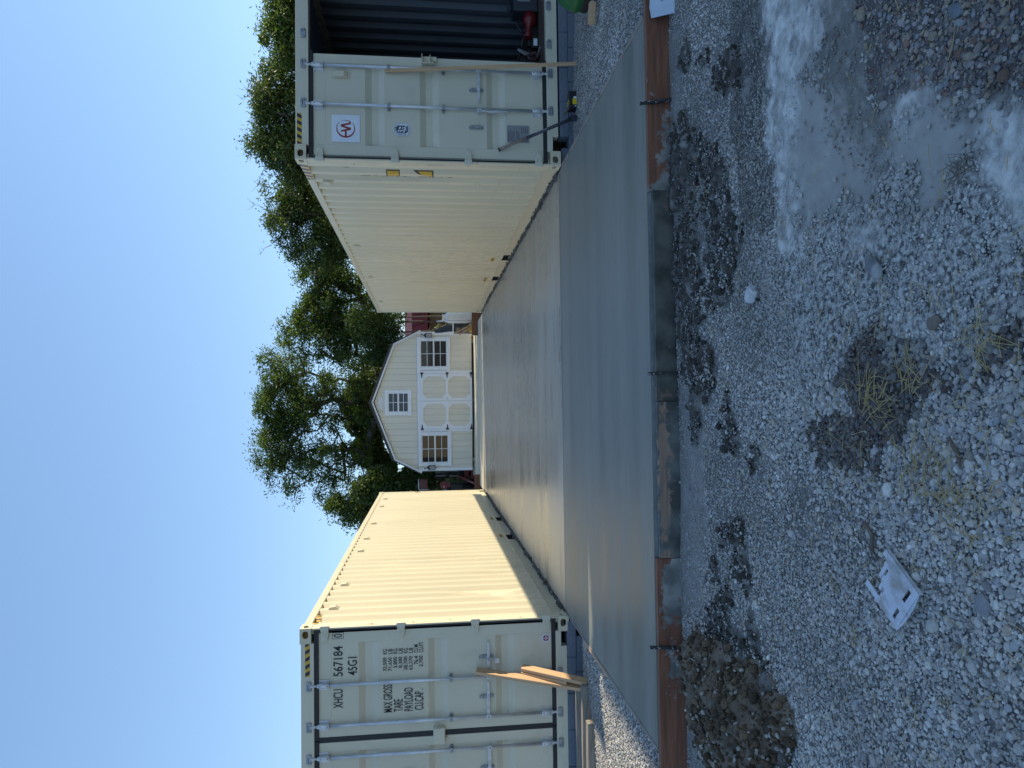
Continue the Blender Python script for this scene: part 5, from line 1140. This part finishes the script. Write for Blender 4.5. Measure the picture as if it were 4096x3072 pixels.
def weed(name, text, pts, Y, seed, n, cat='weed'):
    rg = np.random.default_rng(seed); rr = random.Random(seed); b = MB(); pos = []; tips = [unproj(V, y, Y) for V, y in pts]; base = tips[0].copy(); base[2] = -0.2; base[0] = np.mean([q[0] for q in tips])+0.1
    t = thing(name, text, cat, tuple(base))
    for q in tips:
        q = Vector(q-base); m = q*0.5+Vector((0.06*rr.uniform(-1, 1), 0.05, 0.1)); b.path([Vector((rr.uniform(-.05, .05), 0, 0)), m, q], [0.008, 0.006, 0.003], 5)
        for k in range(n//len(tips)):
            f = rr.random(); c = m.lerp(q, f); pos.append((c.x+rr.gauss(0, .05), c.y+rr.gauss(0, .05), c.z+rr.gauss(0, .03)))
    b.obj('stalk', m_twig, t, fix=False); pos = np.array(pos); me = leaf_mesh('leaves', pos, -0.2, 0.07, 0.030, rg.uniform(0.4, 1, len(pos)), m_leaf_p, seed); o = bpy.data.objects.new('leaves', me); COL.objects.link(o); o.parent = t
weed('tall_weed', 'tall pale leaved weed beside the right shed corner', [(1710,1318),(1735,1318),(1748,1302),(1752,1312),(1770,1300),(1760,1318),(1775,1308),(1782,1298),(1745,1322)], 23.2, 61, 170)

# ------------------------------------------------------------------ behind the shed, left gap
FN = thing('board_fence', 'weathered grey board fence left behind the shed', 'fence', (-5.2, 27.6, -0.2))
for i in range(20):
    b = MB(); b.box(0.155*i, 0, 0, 0.155*i+0.145, 0.022, 1.72+0.03*math.sin(i*2.3)); b.obj('fence_board', m_grey_wood, FN)
b = MB(); b.box(0, 0.022, 0.4, 3.1, 0.07, 0.49); b.box(0, 0.022, 1.3, 3.1, 0.07, 1.39); b.obj('fence_rail', m_grey_wood, FN)
m_tred = pm('dull_red_paint', (0.17, 0.022, 0.026), 0.45, 0.15, 4)
m_seat = pm('red_brown_vinyl', (0.12, 0.040, 0.034), 0.5, 0.1, 5)
TR = thing('small_tractor', 'old red tractor mostly hidden behind the left container', 'tractor', (-3.25, 24.6, -0.16))
b = MB(); b.box(0.42, -0.05, 1.72, 0.80, 0.03, 2.03); so = b.obj('seat_back', m_seat, TR, bevel=0.04, seg=3); b = MB(); b.path([(0.44, -0.06, 1.70), (0.43, -0.06, 2.02), (0.50, -0.06, 2.045), (0.80, -0.06, 2.045)], 0.012, 8); b.obj('piping', m_trim, so)
b = MB(); b.tube((0.60, -0.35, 1.19), (0.60, -0.28, 1.19), 0.135, n=24); b.box(0.53, -0.34, 0.98, 0.67, -0.27, 1.07); b.tube((0.55, -0.355, 1.19), (0.55, -0.35, 1.19), 0.02, n=8, m=1); b.obj('fuel_tank', [m_tred, m_white], TR)
b = MB(); b.box(0.34, -0.4, 1.08, 0.46, -0.25, 1.20); b.obj('side_box', m_galv_dark, TR, bevel=0.02)
b = MB(); b.box(-0.3, -0.5, 0.55, 0.62, 0.3, 0.95); b.box(-0.2, -0.3, 0.95, 0.5, 0.2, 1.08); b.obj('engine', m_iron, TR, bevel=0.03)
b = MB(); b.lathe([(0.12, -0.09), (0.40, -0.09), (0.45, -0.05), (0.45, 0.05), (0.40, 0.09), (0.12, 0.09)], n=28); o = b.obj('wheel', m_rubber, TR); o.rotation_euler = (0, math.pi/2, 0); o.location = (0.45, 0.75, 0.45)
b = MB(); b.path([(0.0, 0, 0.9), (0.1, 0.05, 1.4), (0.35, 0.02, 1.75)], 0.03, 8); b.obj('seat_post', m_iron, TR)
IM = thing('farm_implement', 'dark red farm implement with slanting beam beside the shed', 'farm implement', (-2.45, 25.0, -0.18))
b = MB(); p0, p1 = Vector((0.06, -0.2, 0.74)), Vector((-0.24, -0.25, 0.08)); d = (p1-p0); u = Vector((d.z, 0, -d.x)).normalized(); b.obox((p0+p1)/2, d*0.5, u*0.045, (0, 0.04, 0)); b.obj('beam', m_tred, IM, bevel=0.006)
b = MB(); b.obox((p0+p1)/2+Vector((-0.0, -0.045, 0))+u*0.01+d*0.2, d*0.16, u*0.006, (0, 0.004, 0)); b.obj('beam_stripe', m_trim, IM)
b = MB(); b.tube((0.10, -0.1, 0.18), (0.10, 0.1, 0.18), 0.17, n=18); b.box(0.0, -0.1, 0.25, 0.25, 0.12, 0.48); b.obj('gear_case', m_tred, IM, bevel=0.01)
b = MB()
for k in range(5): b.path([(0.02+0.05*k, -0.1, 0.5), (0.0+0.05*k, -0.14, 0.62), (0.05+0.05*k, -0.12, 0.70)], 0.012, 6)
b.box(0.0, -0.05, 0.44, 0.25, 0.1, 0.66); b.obj('engine', m_iron, IM)

# ------------------------------------------------------------------ form boards and stakes round the apron
def board(name, text, x0, x1, y0, y1, z0, z1, mt, group='form boards along the front of the apron', bev=0.003):
    b = MB(); b.box(x0, y0, z0, x1, y1, z1); return label(b.obj(name, mt, bevel=bev), text, 'board', group)
board('form_board', 'red brown form board at the right end of the apron front', 1.452, 4.3, 4.640, 4.678, -0.19, 0.002, m_form_right)
mid = board('form_board', 'form board smeared with dark wet cement along the middle of the apron front', 0.02, 1.448, 4.625, 4.663, -0.19, -0.020, m_form_mid)
pale = board('form_board', 'pale form board blotched with wet cement left of the middle stake', -1.030, 0.016, 4.627, 4.664, -0.19, -0.020, m_form_blot)
board('form_board', 'red brown form board at the left end of the apron front', -4.4, -1.034, 4.632, 4.670, -0.205, 0.0, m_form_left)
m_wetcem = pm('wet_cement', (0.105, 0.110, 0.105), 0.6, 0.35, 8, bump=0.6, bscale=25)
# ragged strip of cement squeezed out between slab and boards
def lip(x0, x1, y, w, seed, zt=-0.003):
    n = int((x1-x0)/0.02); vs = []; fs = []; xx = np.linspace(x0, x1, n)
    e = fbm(xx*14, xx*0+seed, seed, 4)-0.5; h = fbm(xx*20, xx*0+seed+5, seed+3, 4)-0.5
    for i in range(n): vs += [(xx[i], y+w, zt-0.002), (xx[i], y+w*0.3, zt+0.004*h[i]), (xx[i], y-0.016*e[i], zt-0.008+0.008*h[i]), (xx[i], y-0.02*e[i], zt-0.035)]
    for i in range(n-1):
        for k in range(3): a = i*4+k; fs.append((a, a+4, a+5, a+1))
    b = MB(); b.add(vs, fs, 0, True); o = b.obj('cement_edge', m_wetcem, fix=False); o['kind'] = 'stuff'; return o
lip(-1.03, 1.448, 4.662, 0.045, 3, -0.006); lip(1.452, 2.66, 4.678, 0.014, 5); lip(-2.29, -1.034, 4.672, 0.018, 7)
for x0, y0, y1, txt, tp in ((2.668, 4.70, 7.74, 'thin weathered board edging the right side of the apron', 0.006), (-2.326, 4.70, 7.80, 'thin weathered board edging the left side of the apron', 0.004)):
    b = MB(); b.box(x0, y0, -0.18, x0+0.022, y1, tp); label(b.obj('side_form_board', m_form_edge, bevel=0.003), txt, 'board', 'thin boards along the apron sides')
b = MB(); b.box(-2.352, 6.05, -0.15, -2.328, 7.0, 0.003); label(b.obj('edge_slat', m_pine, bevel=0.002), 'fresh tan slat beside the left apron edge below the lumber', 'slat')
def stake(text, x, y, lean, top, mt=m_stake):
    b = MB(); b.obox((x+lean*0.5, y, (top-0.22)/2), ((lean*0.5)*0+0.010, 0, 0), (0, 0.009, 0), (-lean*0.5, 0.016, (top+0.22)/2)); b.obox((x, y+0.016, top-0.006), (0.011, 0, 0), (0, 0.010, 0), (0, 0, 0.005)); 
    return label(b.obj('form_stake', mt, bevel=0.002), text, 'stake', 'black steel stakes holding the form boards')
stake('black steel stake flecked with cement on the right red form board', 2.045, 4.618, 0.03, 0.055); stake('black steel stake in the middle of the apron front', 0.205, 4.604, 0.006, 0.040); stake('black steel stake on the left red form board near the soil heap', -1.612, 4.610, -0.01, 0.060)
m_lid = pm('cloudy_plastic', (0.46, 0.53, 0.62), 0.4, 0.08, 8, stain=(0.20, 0.19, 0.16), stain_scale=6, stain_lo=0.60, stain_hi=0.64)
LD = thing('plastic_sheet', 'cloudy white square of plastic leaning on the right red form board', 'plastic sheet', (2.755, 4.555, -0.17))
b = MB(); b.prism([(-0.130, -0.025, 0.0), (-0.055, -0.03, -0.004), (0.17, -0.04, 0.0), (0.175, 0.055, 0.135), (-0.055, 0.062, 0.150), (-0.128, 0.060, 0.138)], (0, -0.006, 0.004)); b.obj('sheet', m_lid, LD, bevel=0.002)
b = MB(); b.tube((-0.02, 0.012, 0.078), (-0.02, 0.004, 0.084), 0.009, n=10); b.obj('centre_hole', m_darkgrey, LD)

# ------------------------------------------------------------------ soil heap
m_soil = pm('dug_soil', (0.20, 0.155, 0.11), 0.95, 0.5, 9, bump=1.0, bscale=28, bdist=0.05, stain=(0.38, 0.345, 0.29), stain_scale=3.5, stain_lo=0.52, stain_hi=0.66)
HP = thing('soil_heap', 'heap of brown dug soil with stones at the lower left of the form board', 'soil heap', (float(PILE_C[0]), float(PILE_C[1]), 0.0))
n = 90; vs, fs = [], []
for j in range(n):
    for i in range(n):
        u, v = -1.25+2.5*i/(n-1), -1.25+2.5*j/(n-1); x, y = PILE_C[0]+u*0.62, PILE_C[1]+v*0.85; vs.append((x, y))
xy = np.array(vs); h = pile_h(xy[:, 0], xy[:, 1]); gz_ = ground_z(xy[:, 0], xy[:, 1])
rough = (fbm(xy[:, 0]*9, xy[:, 1]*9, 71, 5)-0.5)*0.17*np.clip(h/0.05, 0, 1)
z = np.where(xy[:, 1] > 4.60, -0.3, gz_+h+rough-0.012)
b = MB(); b.add([(x-PILE_C[0], y-PILE_C[1], zz) for (x, y), zz in zip(vs, z)], [(j*n+i, j*n+i+1, (j+1)*n+i+1, (j+1)*n+i) for j in range(n-1) for i in range(n-1)], 0, True)
b.obj('soil_mound', m_soil, HP, fix=False)
rg = np.random.default_rng(9); k = 16000; x = rg.uniform(-2.5, -1.0, k); y = rg.uniform(2.9, 4.58, k); h = pile_h(x, y); ok = (h > 0.015) & (rg.random(k) < np.clip(fbm(x*6, y*6, 19, 3)*2.6-0.75+(4.0-y)*0.3, 0.05, 1)); x, y, h = x[ok], y[ok], h[ok]; k = len(x)
s = np.clip(np.exp(rg.normal(-5.25, 0.7, k)), 0.003, 0.030); zz = ground_z(x, y)+h+(fbm(x*9, y*9, 71, 5)-0.5)*0.17*np.clip(h/0.05, 0, 1)-0.006
tn = np.array((0.20, 0.145, 0.092))*rg.uniform(0.35, 1.2, (k, 1))
scatter('clods', G_CLOD, np.stack([x-PILE_C[0], y-PILE_C[1], zz+s*0.2], 1), rg.uniform(0, 6.28, (k, 3)), np.stack([s, s*rg.uniform(.7, 1, k), s*rg.uniform(.6, .9, k)], 1), tn, 8, HP)
q = rg.random(k) < 0.07; s2 = rg.uniform(0.006, 0.016, q.sum())
scatter('stones', G_PEB, np.stack([x[q]-PILE_C[0], y[q]-PILE_C[1], zz[q]+0.010], 1), rg.uniform(0, 6.28, (q.sum(), 3)), np.stack([s2, s2*0.8, s2*0.6], 1), np.array((0.36, 0.34, 0.30))*rg.uniform(0.6, 1.15, (q.sum(), 1)), 10, HP)

# ------------------------------------------------------------------ lumber, tools and litter
def lean_board(name, text, p0, p1, w, t, mt, side=(1, 0, 0), group=None, parent=None):
    p0, p1 = Vector(p0), Vector(p1); d = p1-p0; s = Vector(side); s = (s-d*s.dot(d)/d.length_squared).normalized(); u = d.normalized().cross(s)
    L = d.length/2; b = MB(); b.box(-w/2, -t/2, -L, w/2, t/2, L); o = b.obj(name, mt, parent, bevel=0.003)
    Mx = Matrix(((s.x, u.x, d.normalized().x, (p0+p1).x/2), (s.y, u.y, d.normalized().y, (p0+p1).y/2), (s.z, u.z, d.normalized().z, (p0+p1).z/2), (0, 0, 0, 1)))
    o.matrix_basis = Mx
    return label(o, text, 'board', group) if text else o
gzf = lambda x, y: float(ground_z(np.array([x]), np.array([y]))[0])
lean_board('lumber', 'long pine stud leaning on the doors of the closed container', (-3.005, 7.50, gzf(-3.0, 7.50)+0.02), (-2.865, 7.795, 1.02), 0.038, 0.086, m_pine, (1, -0.3, 0), 'pine studs leaning on the closed container')
PR = thing('lumber_pair', 'two short pine offcuts nailed together leaning beside the long stud', 'board', (-2.92, 7.44, -0.13))
lean_board('offcut', None, (0.0, 0.0, 0.0), (0.078, 0.31, 0.655), 0.038, 0.086, m_pine, (1, -0.3, 0), None, PR)
lean_board('offcut', None, (-0.018, 0.105, 0.195), (0.034, 0.31, 0.655), 0.038, 0.086, m_pine, (1, -0.3, 0), None, PR)
for k, (x0, x1, y, z, w, h, rot, txt) in enumerate((
    (-3.02, -4.9, 7.58, -0.075, 0.089, 0.110, 0.01, 'weathered timber lying closest to the blocks under the left container'),
    (-2.93, -4.9, 7.40, -0.095, 0.089, 0.100, -0.02, 'middle weathered timber of the three on the left gravel'),
    (-3.25, -4.9, 7.26, -0.105, 0.089, 0.080, -0.03, 'weathered timber nearest the camera on the left gravel'))):
    b = MB(); L = abs(x1-x0); b.box(-L, -w/2, -h/2, 0, w/2, h/2); o = b.obj('timber', m_grey_wood, bevel=0.004); o.location = (x0, y, z-0.01); o.rotation_euler = (0.05*(k-1), 0, rot); label(o, txt, 'timber', 'weathered timbers by the left container')
lean_board('lumber', 'thin pine strip leaning on the door of the open container', (3.735, 7.52, gzf(3.73, 7.52)+0.015), (3.690, 7.775, 1.945), 0.038, 0.019, m_pine, (1, 0, 0))
# sledge hammer
SHM = thing('sledgehammer', 'black handled sledgehammer leaning on the door of the open container', 'hammer', (3.135, 7.53, -0.155))
p0, p1 = Vector((0.0, 0.0, 0.055)), Vector((-0.285, 0.245, 0.86)); d = p1-p0
m_tanh = pm('worn_hickory', (0.25, 0.19, 0.14), 0.7, 0.25, 12)
m_navy = pm('dark_grip', (0.030, 0.036, 0.048), 0.5, 0.15, 8)
b = MB(); b.path([p0-d*0.03, p0+d*0.3, p0+d*0.62], [0.019, 0.018, 0.018], 12); b.obj('handle', m_navy, SHM)
b = MB(); b.path([p0+d*0.62, p0+d*0.8, p1-d*0.02], [0.0165, 0.0155, 0.018], 12); b.obj('handle_grip', m_tanh, SHM)
b = MB(); b.path([p1-d*0.02, p1], [0.0205, 0.0205], 12); b.obj('butt_cap', m_black, SHM)
b = MB(); c = p0; ax = Vector((0.35, 0.93, 0.05)).normalized(); b.tube(c-ax*0.085, c-ax*0.05, 0.030, 0.034, n=8, sm=False); b.tube(c-ax*0.05, c+ax*0.05, 0.034, 0.034, n=8, sm=False); b.tube(c+ax*0.05, c+ax*0.085, 0.034, 0.030, n=8, sm=False); b.obj('hammer_head', m_navy, SHM)
for k_, f_ in enumerate(np.linspace(0.36, 0.50, 8)):
    b = MB(); c = p0+d*float(f_)+Vector((0.004, -0.0185, -0.004)); b.obox(c, d.normalized()*0.004, Vector((1, 0, 0.35)).normalized()*0.007, (0, 0.0006, 0)); b.obj('handle_print', m_white, SHM)
# box of screws
NB = thing('screw_box', 'black and yellow box of screws with a torn flap on the gravel by the blocks', 'box', (3.335, 7.575, -0.150), 0.05)
b = MB(); b.box(-0.095, -0.055, 0, 0.095, 0.055, 0.098); b.obj('carton', m_black, NB, bevel=0.002)
b = MB(); b.add([(-0.055, -0.0565, 0.001), (0.012, -0.0565, 0.001), (0.012, -0.0565, 0.062), (-0.055, -0.0565, 0.062)], [(0, 1, 2, 3)]); b.add([(-0.055, -0.056, 0.0995), (0.0, -0.056, 0.0995), (0.015, 0.056, 0.0995), (-0.045, 0.056, 0.0995)], [(0, 1, 2, 3)]); b.obj('yellow_band', pm('bright_yellow_print', (0.75, 0.52, 0.01), 0.5, 0.05, 5), NB, fix=False)
b = MB(); b.add([(0.013, -0.0566, 0.016), (0.034, -0.0566, 0.016), (0.034, -0.0566, 0.050), (0.013, -0.0566, 0.050)], [(0, 1, 2, 3)]); b.add([(-0.078, -0.0566, 0.022), (-0.066, -0.0566, 0.022), (-0.066, -0.0566, 0.038), (-0.078, -0.0566, 0.038)], [(0, 1, 2, 3)])
for i in range(4): b.add([(-0.09+0.043*i, -0.045+0.004*i, 0.1002), (-0.06+0.043*i, -0.045+0.004*i, 0.1002), (-0.055+0.043*i, 0.035, 0.1002), (-0.085+0.043*i, 0.035, 0.1002)], [(0, 1, 2, 3)], 1)
b.obj('print', [m_white, m_darkgrey], NB, fix=False)
m_card = pm('cardboard', (0.33, 0.25, 0.17), 0.8, 0.1, 6)
b = MB(); b.prism([(-0.095, -0.05, 0.097), (-0.095, 0.05, 0.097), (-0.150, 0.05, 0.150), (-0.150, -0.05, 0.150)], (0.0015, 0, 0.0015)); b.obj('flap', m_card, NB)
# green machine
m_green = pm('green_plastic', (0.012, 0.105, 0.028), 0.35, 0.12, 4, stain=(0.10, 0.16, 0.10), stain_scale=4, stain_lo=0.6, stain_hi=0.75)
GM = thing('green_machine', 'green plastic housed power machine with a warning label at the right frame edge', 'power tool', (3.965, 6.62, -0.085), 0.1)
b = MB()
pr = [(-0.145, 0.075), (-0.165, 0.16), (-0.10, 0.275), (-0.06, 0.33), (0.30, 0.36), (0.34, 0.28), (0.34, 0.075)]
b.prism([(x, -0.14, z) for x, z in pr], (0, 0.30, 0)); b.obj('housing', m_green, GM, bevel=0.025, seg=3)
b = MB(); b.prism([(x, -0.17, z) for x, z in ((-0.035, 0.28), (-0.02, 0.37), (0.06, 0.40), (0.30, 0.40), (0.30, 0.28))], (0, 0.20, 0)); b.obj('cover', m_green, GM, bevel=0.02, seg=3)
b = MB(); b.tube((-0.03, -0.17, 0.27), (-0.03, -0.185, 0.27), 0.012, n=10); b.obj('cover_screw', m_iron, GM)
b = MB(); b.box(-0.15, -0.165, 0.0, 0.36, 0.16, 0.090); b.obj('base', m_iron, GM, bevel=0.012)
b = MB(); b.box(-0.105, -0.1675, 0.020, 0.02, -0.1655, 0.085, 0); b.box(-0.105, -0.1685, 0.066, 0.02, -0.1676, 0.085, 1); b.obj('warning_label', [m_white, m_red], GM)
text_obj('label_text', 'WARNING', (-0.098, 0.070, 0.012, 0.081), -0.1692, m_white, GM); text_obj('label_text', '\u2022 \u2022', (-0.085, 0.034, 0.0, 0.052), -0.1682, m_darkgrey, GM)
b = MB(); b.box(-0.21, -0.20, -0.055, -0.02, -0.11, 0.0); GM.scale = (0.86, 0.86, 0.86); GM.location.x += 0.03; GM.location.z -= 0.0
o = b.obj('wood_block', m_pine, bevel=0.004); o.location = (3.88, 6.60, -0.045); o.rotation_euler = (0, 0, -0.35); label(o, 'pine block under the front edge of the green machine', 'wood block')
# broken white plastic guard lying on the gravel
m_guard = pm('scuffed_white_plastic', (0.50, 0.55, 0.62), 0.45, 0.10, 14, stain=(0.26, 0.24, 0.21), stain_scale=9, stain_lo=0.45, stain_hi=0.66)
PG = thing('broken_guard', 'broken white plastic plate with slots lying on the gravel', 'plastic plate', (-0.660, 2.385, gzf(-0.65, 2.4)+0.030))
U = Vector((0.57, 0.82, 0)); Vv = Vector((0.76, -0.65, 0))            # along and across the plate
def gp(a, c, z=0.0): return U*a*0.93+Vv*c*0.93+Vector((0, 0, z+0.010*math.sin(c*9+1)))
S_ = np.array([(-0.62, -0.56), (-0.66, 2.395)])
def cell(b, a0, a1, c0, c1, zt=0.004): b.prism([gp(a0, c0), gp(a1, c0), gp(a1, c1), gp(a0, c1)], (0, 0, zt))
b = MB()
cols = [-0.115, -0.085, -0.055, -0.028, -0.008, 0.022, 0.055, 0.085, 0.112]
ends = [0.100, 0.012, 0.004, 0.034, 0.040, 0.060, 0.066, 0.094]
for i in range(8):
    c0, c1 = cols[i], cols[i+1]; a_hi = ends[i]
    cuts = {1: [(-0.10, -0.082)], 2: [(-0.10, -0.082), (0.02, 0.033)], 5: [(-0.10, -0.082), (0.03, 0.043)], 6: [(-0.10, -0.082)], 4: [(0.045, 0.060)]}.get(i, [])
    a = -0.128
    for q0, q1 in cuts: cell(b, a, q0, c0, c1); a = q1
    cell(b, a, a_hi, c0, c1)
b.prism([gp(-0.128, -0.115), gp(-0.140, -0.06), gp(-0.144, 0.0), gp(-0.140, 0.06), gp(-0.128, 0.112)], (0, 0, 0.004))
b.obj('plate', m_guard, PG)
b = MB()
for i in (0, 7): b.prism([gp(-0.128, cols[i] if i == 0 else cols[i+1]-0.004, -0.012), gp(ends[i], cols[i] if i == 0 else cols[i+1]-0.004, -0.012), gp(ends[i], (cols[i]+0.004) if i == 0 else cols[i+1], -0.012), gp(-0.128, (cols[i]+0.004) if i == 0 else cols[i+1], -0.012)], (0, 0, 0.013))
b.obj('rim', m_guard, PG)
def rock(name, text, x, y, dims, rz, col, seed, tilt=0.0, stain=None, facets=False):
    rr = random.Random(seed); bm = bmesh.new(); bmesh.ops.create_icosphere(bm, subdivisions=2 if facets else 4, radius=1.0)
    for v in bm.verts:
        q = v.co.copy(); n_ = float(fbm(np.array([q.x*1.3+seed]), np.array([q.y*1.3+q.z*1.7]), seed, 3)[0])-0.5
        if facets: v.co = Vector([max(-0.72, min(0.72, c)) for c in q])*(1+0.25*n_)
        else: v.co = q*(1+0.30*n_)
        v.co = Vector((v.co.x*dims[0], v.co.y*dims[1], v.co.z*dims[2]))
    me = bpy.data.meshes.new(name); bm.to_mesh(me); bm.free()
    if not facets: me.polygons.foreach_set('use_smooth', [True]*len(me.polygons))
    me.materials.append(pm(name+'_stone', col, 0.8, 0.25, 14, bump=0.5, bscale=70, stain=stain, stain_scale=8, stain_lo=0.5, stain_hi=0.56)); o = bpy.data.objects.new(name, me); COL.objects.link(o)
    o.location = (x, y, gzf(x, y)+dims[2]*0.55); o.rotation_euler = (tilt, 0, rz); return label(o, text, 'rock')
rock('white_rock', 'white angular rock on the gravel below the middle stake', 0.555, 3.45, (0.062, 0.042, 0.040), 2.4, (0.50, 0.51, 0.52), 5, 0.3, (0.24, 0.24, 0.235), True)
rock('grey_rock', 'long dark grey rounded rock half coated in cement', 0.500, 2.455, (0.030, 0.058, 0.020), -0.9, (0.16, 0.165, 0.175), 6, 0, (0.30, 0.31, 0.31))
rock('blue_grey_rock', 'flat blue grey pebble, the largest stone in the tan gravel at the right', 1.225, 2.02, (0.022, 0.036, 0.013), -0.6, (0.12, 0.14, 0.16), 8)
rock('brown_rock', 'brown rounded stone in the wet pebbles near the straw', 0.255, 2.155, (0.022, 0.030, 0.016), 0.5, (0.17, 0.135, 0.11), 9)
rock('heart_rock', 'notched blue grey stone lower right of the white plastic plate', -0.62, 1.985, (0.034, 0.028, 0.016), 0.6, (0.22, 0.23, 0.24), 12)
# straw
m_straw = pm('dry_straw', (0.42, 0.32, 0.14), 0.7, 0.25, 12)
def straw(b, x, y, L, a, h, rr):
    z = gzf(x, y)+h; e = Vector((x+L*math.cos(a), y+L*math.sin(a), 0)); e.z = gzf(e.x, e.y)+max(0.008, h+rr.uniform(-0.01, 0.02)); p = Vector((x, y, z)); m = p.lerp(e, 0.5)+Vector((rr.gauss(0, L*.06), rr.gauss(0, L*.06), L*rr.uniform(0.0, 0.05)))
    b.path([p, m, e], [0.0014, 0.0012, 0.0007], 4)
rr = random.Random(31)
for x, y, n_, spread, L_, ang, txt in ((0.0, 2.50, 42, 0.05, 0.13, -1.2, 'yellow straw tuft in the dark pebbles left of the brown rock'), (-0.26, 2.20, 55, 0.07, 0.12, -0.9, 'thick straw tuft between the dark pebbles and the clean gravel'), (0.18, 1.98, 26, 0.035, 0.11, -1.4, 'straw tuft at the edge of the cement coated stones'), (0.075, 2.30, 16, 0.03, 0.12, -0.5, 'thin straw wisp beside the cement coated stones'), (-0.38, 2.02, 30, 0.06, 0.10, -1.0, 'short straw litter on clean gravel right of the white plate')):
    b = MB()
    for k in range(n_): straw(b, x+rr.gauss(0, spread), y+rr.gauss(0, spread), L_*rr.uniform(0.4, 1.2), ang+rr.gauss(0, 0.9), rr.uniform(0.010, 0.02), rr)
    label(b.obj('straw_tuft', m_straw, fix=False), txt, 'straw')
b = MB()
for k in range(330):
    x, y = rr.uniform(-1.3, 1.4), 1.75+2.6*rr.random()**1.4
    if rr.random() < 0.35: x, y = rr.gauss(0.0, 0.32), rr.gauss(2.3, 0.33)
    if y < 1.6 or y > 4.5 or pile_h(np.array([x]), np.array([y]))[0] > 0.01: continue
    straw(b, x, y, rr.uniform(0.03, 0.11), rr.uniform(0, 6.28), rr.uniform(0.010, 0.022), rr)
o = b.obj('straw', m_straw, fix=False); o['kind'] = 'stuff'
m_stick = pm('dead_stick', (0.14, 0.115, 0.09), 0.9, 0.3, 10)
def stick(text, pts, r):
    b = MB(); b.path([(x, y, gzf(x, y)+0.018) for x, y in pts], r, 7); return label(b.obj('stick', m_stick), text, 'stick', None)
stick('bent grey root on the gravel above the white plastic plate', [(-0.46, 2.55), (-0.50, 2.50), (-0.56, 2.505), (-0.58, 2.47)], [0.006, 0.008, 0.007, 0.004])
stick('brown stick on the gravel left of the straw', [(-0.12, 2.10), (-0.17, 2.06), (-0.21, 2.05)], [0.006, 0.007, 0.005])
b = MB(); 
for k in range(26): straw(b, 0.70+rr.gauss(0, .03), 1.98+rr.gauss(0, .035), rr.uniform(0.03, 0.08), rr.uniform(0.5, 2.8), rr.uniform(0.015, 0.04), rr)
label(b.obj('dead_root', m_stick, fix=False), 'dark tangle of dead roots beside the cement puddle', 'roots')

# ------------------------------------------------------------------ things just inside the open container
FL = 0.158
TB = thing('tool_case', 'black tool case with grey panel inside the open container', 'tool case', (4.86, 8.35, FL))
b = MB(); b.box(-0.16, -0.12, 0.0, 0.18, 0.14, 0.30); b.obj('case', m_navy, TB, bevel=0.02, seg=3)
b = MB(); b.box(-0.05, -0.125, 0.10, 0.16, -0.1205, 0.25); b.obj('front_panel', m_grey_plate, TB, bevel=0.004); b = MB(); b.path([(-0.1, 0, 0.30), (-0.1, 0, 0.35), (0.12, 0, 0.35), (0.12, 0, 0.30)], 0.014, 8); b.obj('case_handle', m_black, TB)
m_redp = pm('red_plastic', (0.13, 0.008, 0.010), 0.35, 0.1, 4)
RB = thing('red_blower', 'red plastic blower shaped tool on the floor of the open container', 'blower', (4.60, 8.26, FL))
b = MB(); b.lathe([(0.02, -0.11), (0.085, -0.10), (0.10, -0.02), (0.10, 0.05), (0.06, 0.09), (0.045, 0.13), (0.05, 0.20), (0.055, 0.28)], n=20); o = b.obj('blower_body', m_redp, RB); o.rotation_euler = (0, -1.45, 0.1); o.location = (-0.0, 0, 0.105); o.scale = (0.82, 0.82, 0.82)
b = MB(); b.path([(0.02, 0, 0.20), (-0.06, 0, 0.26), (-0.13, 0, 0.22), (-0.16, 0, 0.17)], 0.014, 8); b.obj('grip', m_black, RB)
HS_ = thing('hand_saw', 'hand saw with a pale blade leaning inside the open container', 'saw', (4.20, 8.28, FL))
b = MB(); b.prism([(0.015, 0, 0.10), (0.10, 0.06, 0.235), (0.075, 0.06, 0.25), (-0.015, 0, 0.16)], (0, 0.002, 0)); b.obj('blade', m_galv_dark, HS_); b = MB(); b.path([(0.0, 0, 0.13), (-0.05, 0, 0.12), (-0.06, 0, 0.04), (-0.01, 0, 0.01), (0.03, 0, 0.05), (0.0, 0, 0.10)], 0.012, 8); b.obj('saw_handle', m_seat, HS_)
CH_ = thing('cordless_tool', 'black cordless tool with a white label inside the open container', 'power tool', (4.345, 8.30, FL))
b = MB(); b.box(-0.07, -0.04, 0.0, 0.07, 0.05, 0.085); b.box(-0.045, -0.035, 0.085, 0.05, 0.03, 0.13); b.obj('tool_body', m_iron, CH_, bevel=0.01); b = MB(); b.box(-0.045, -0.0425, 0.015, 0.04, -0.0405, 0.06); b.obj('tool_label', m_white, CH_)
TS = thing('tool_bag', 'dark fabric tool bag slumped behind the saw in the open container', 'bag', (4.10, 8.48, FL))
b = MB(); b.prism([(-0.15, -0.12, 0.0), (0.20, -0.12, 0.0), (0.16, -0.12, 0.16), (0.02, -0.12, 0.26), (-0.12, -0.12, 0.24)], (0, 0.24, 0)); b.obj('bag_body', m_rubber, TS, bevel=0.03, seg=3)
for k, cl in enumerate(((0.10, 0.035, 0.03), (0.16, 0.22, 0.26))):
    b = MB(); b.tube((4.13+0.055*k, 8.08, FL+0.012), (4.11+0.05*k, 8.42, FL+0.018), 0.012, n=8); label(b.obj('chisel', pm('chisel_paint', cl, 0.5)), ('dull red handled bar on the container floor', 'pale blue handled bar on the container floor')[k], 'hand tool')
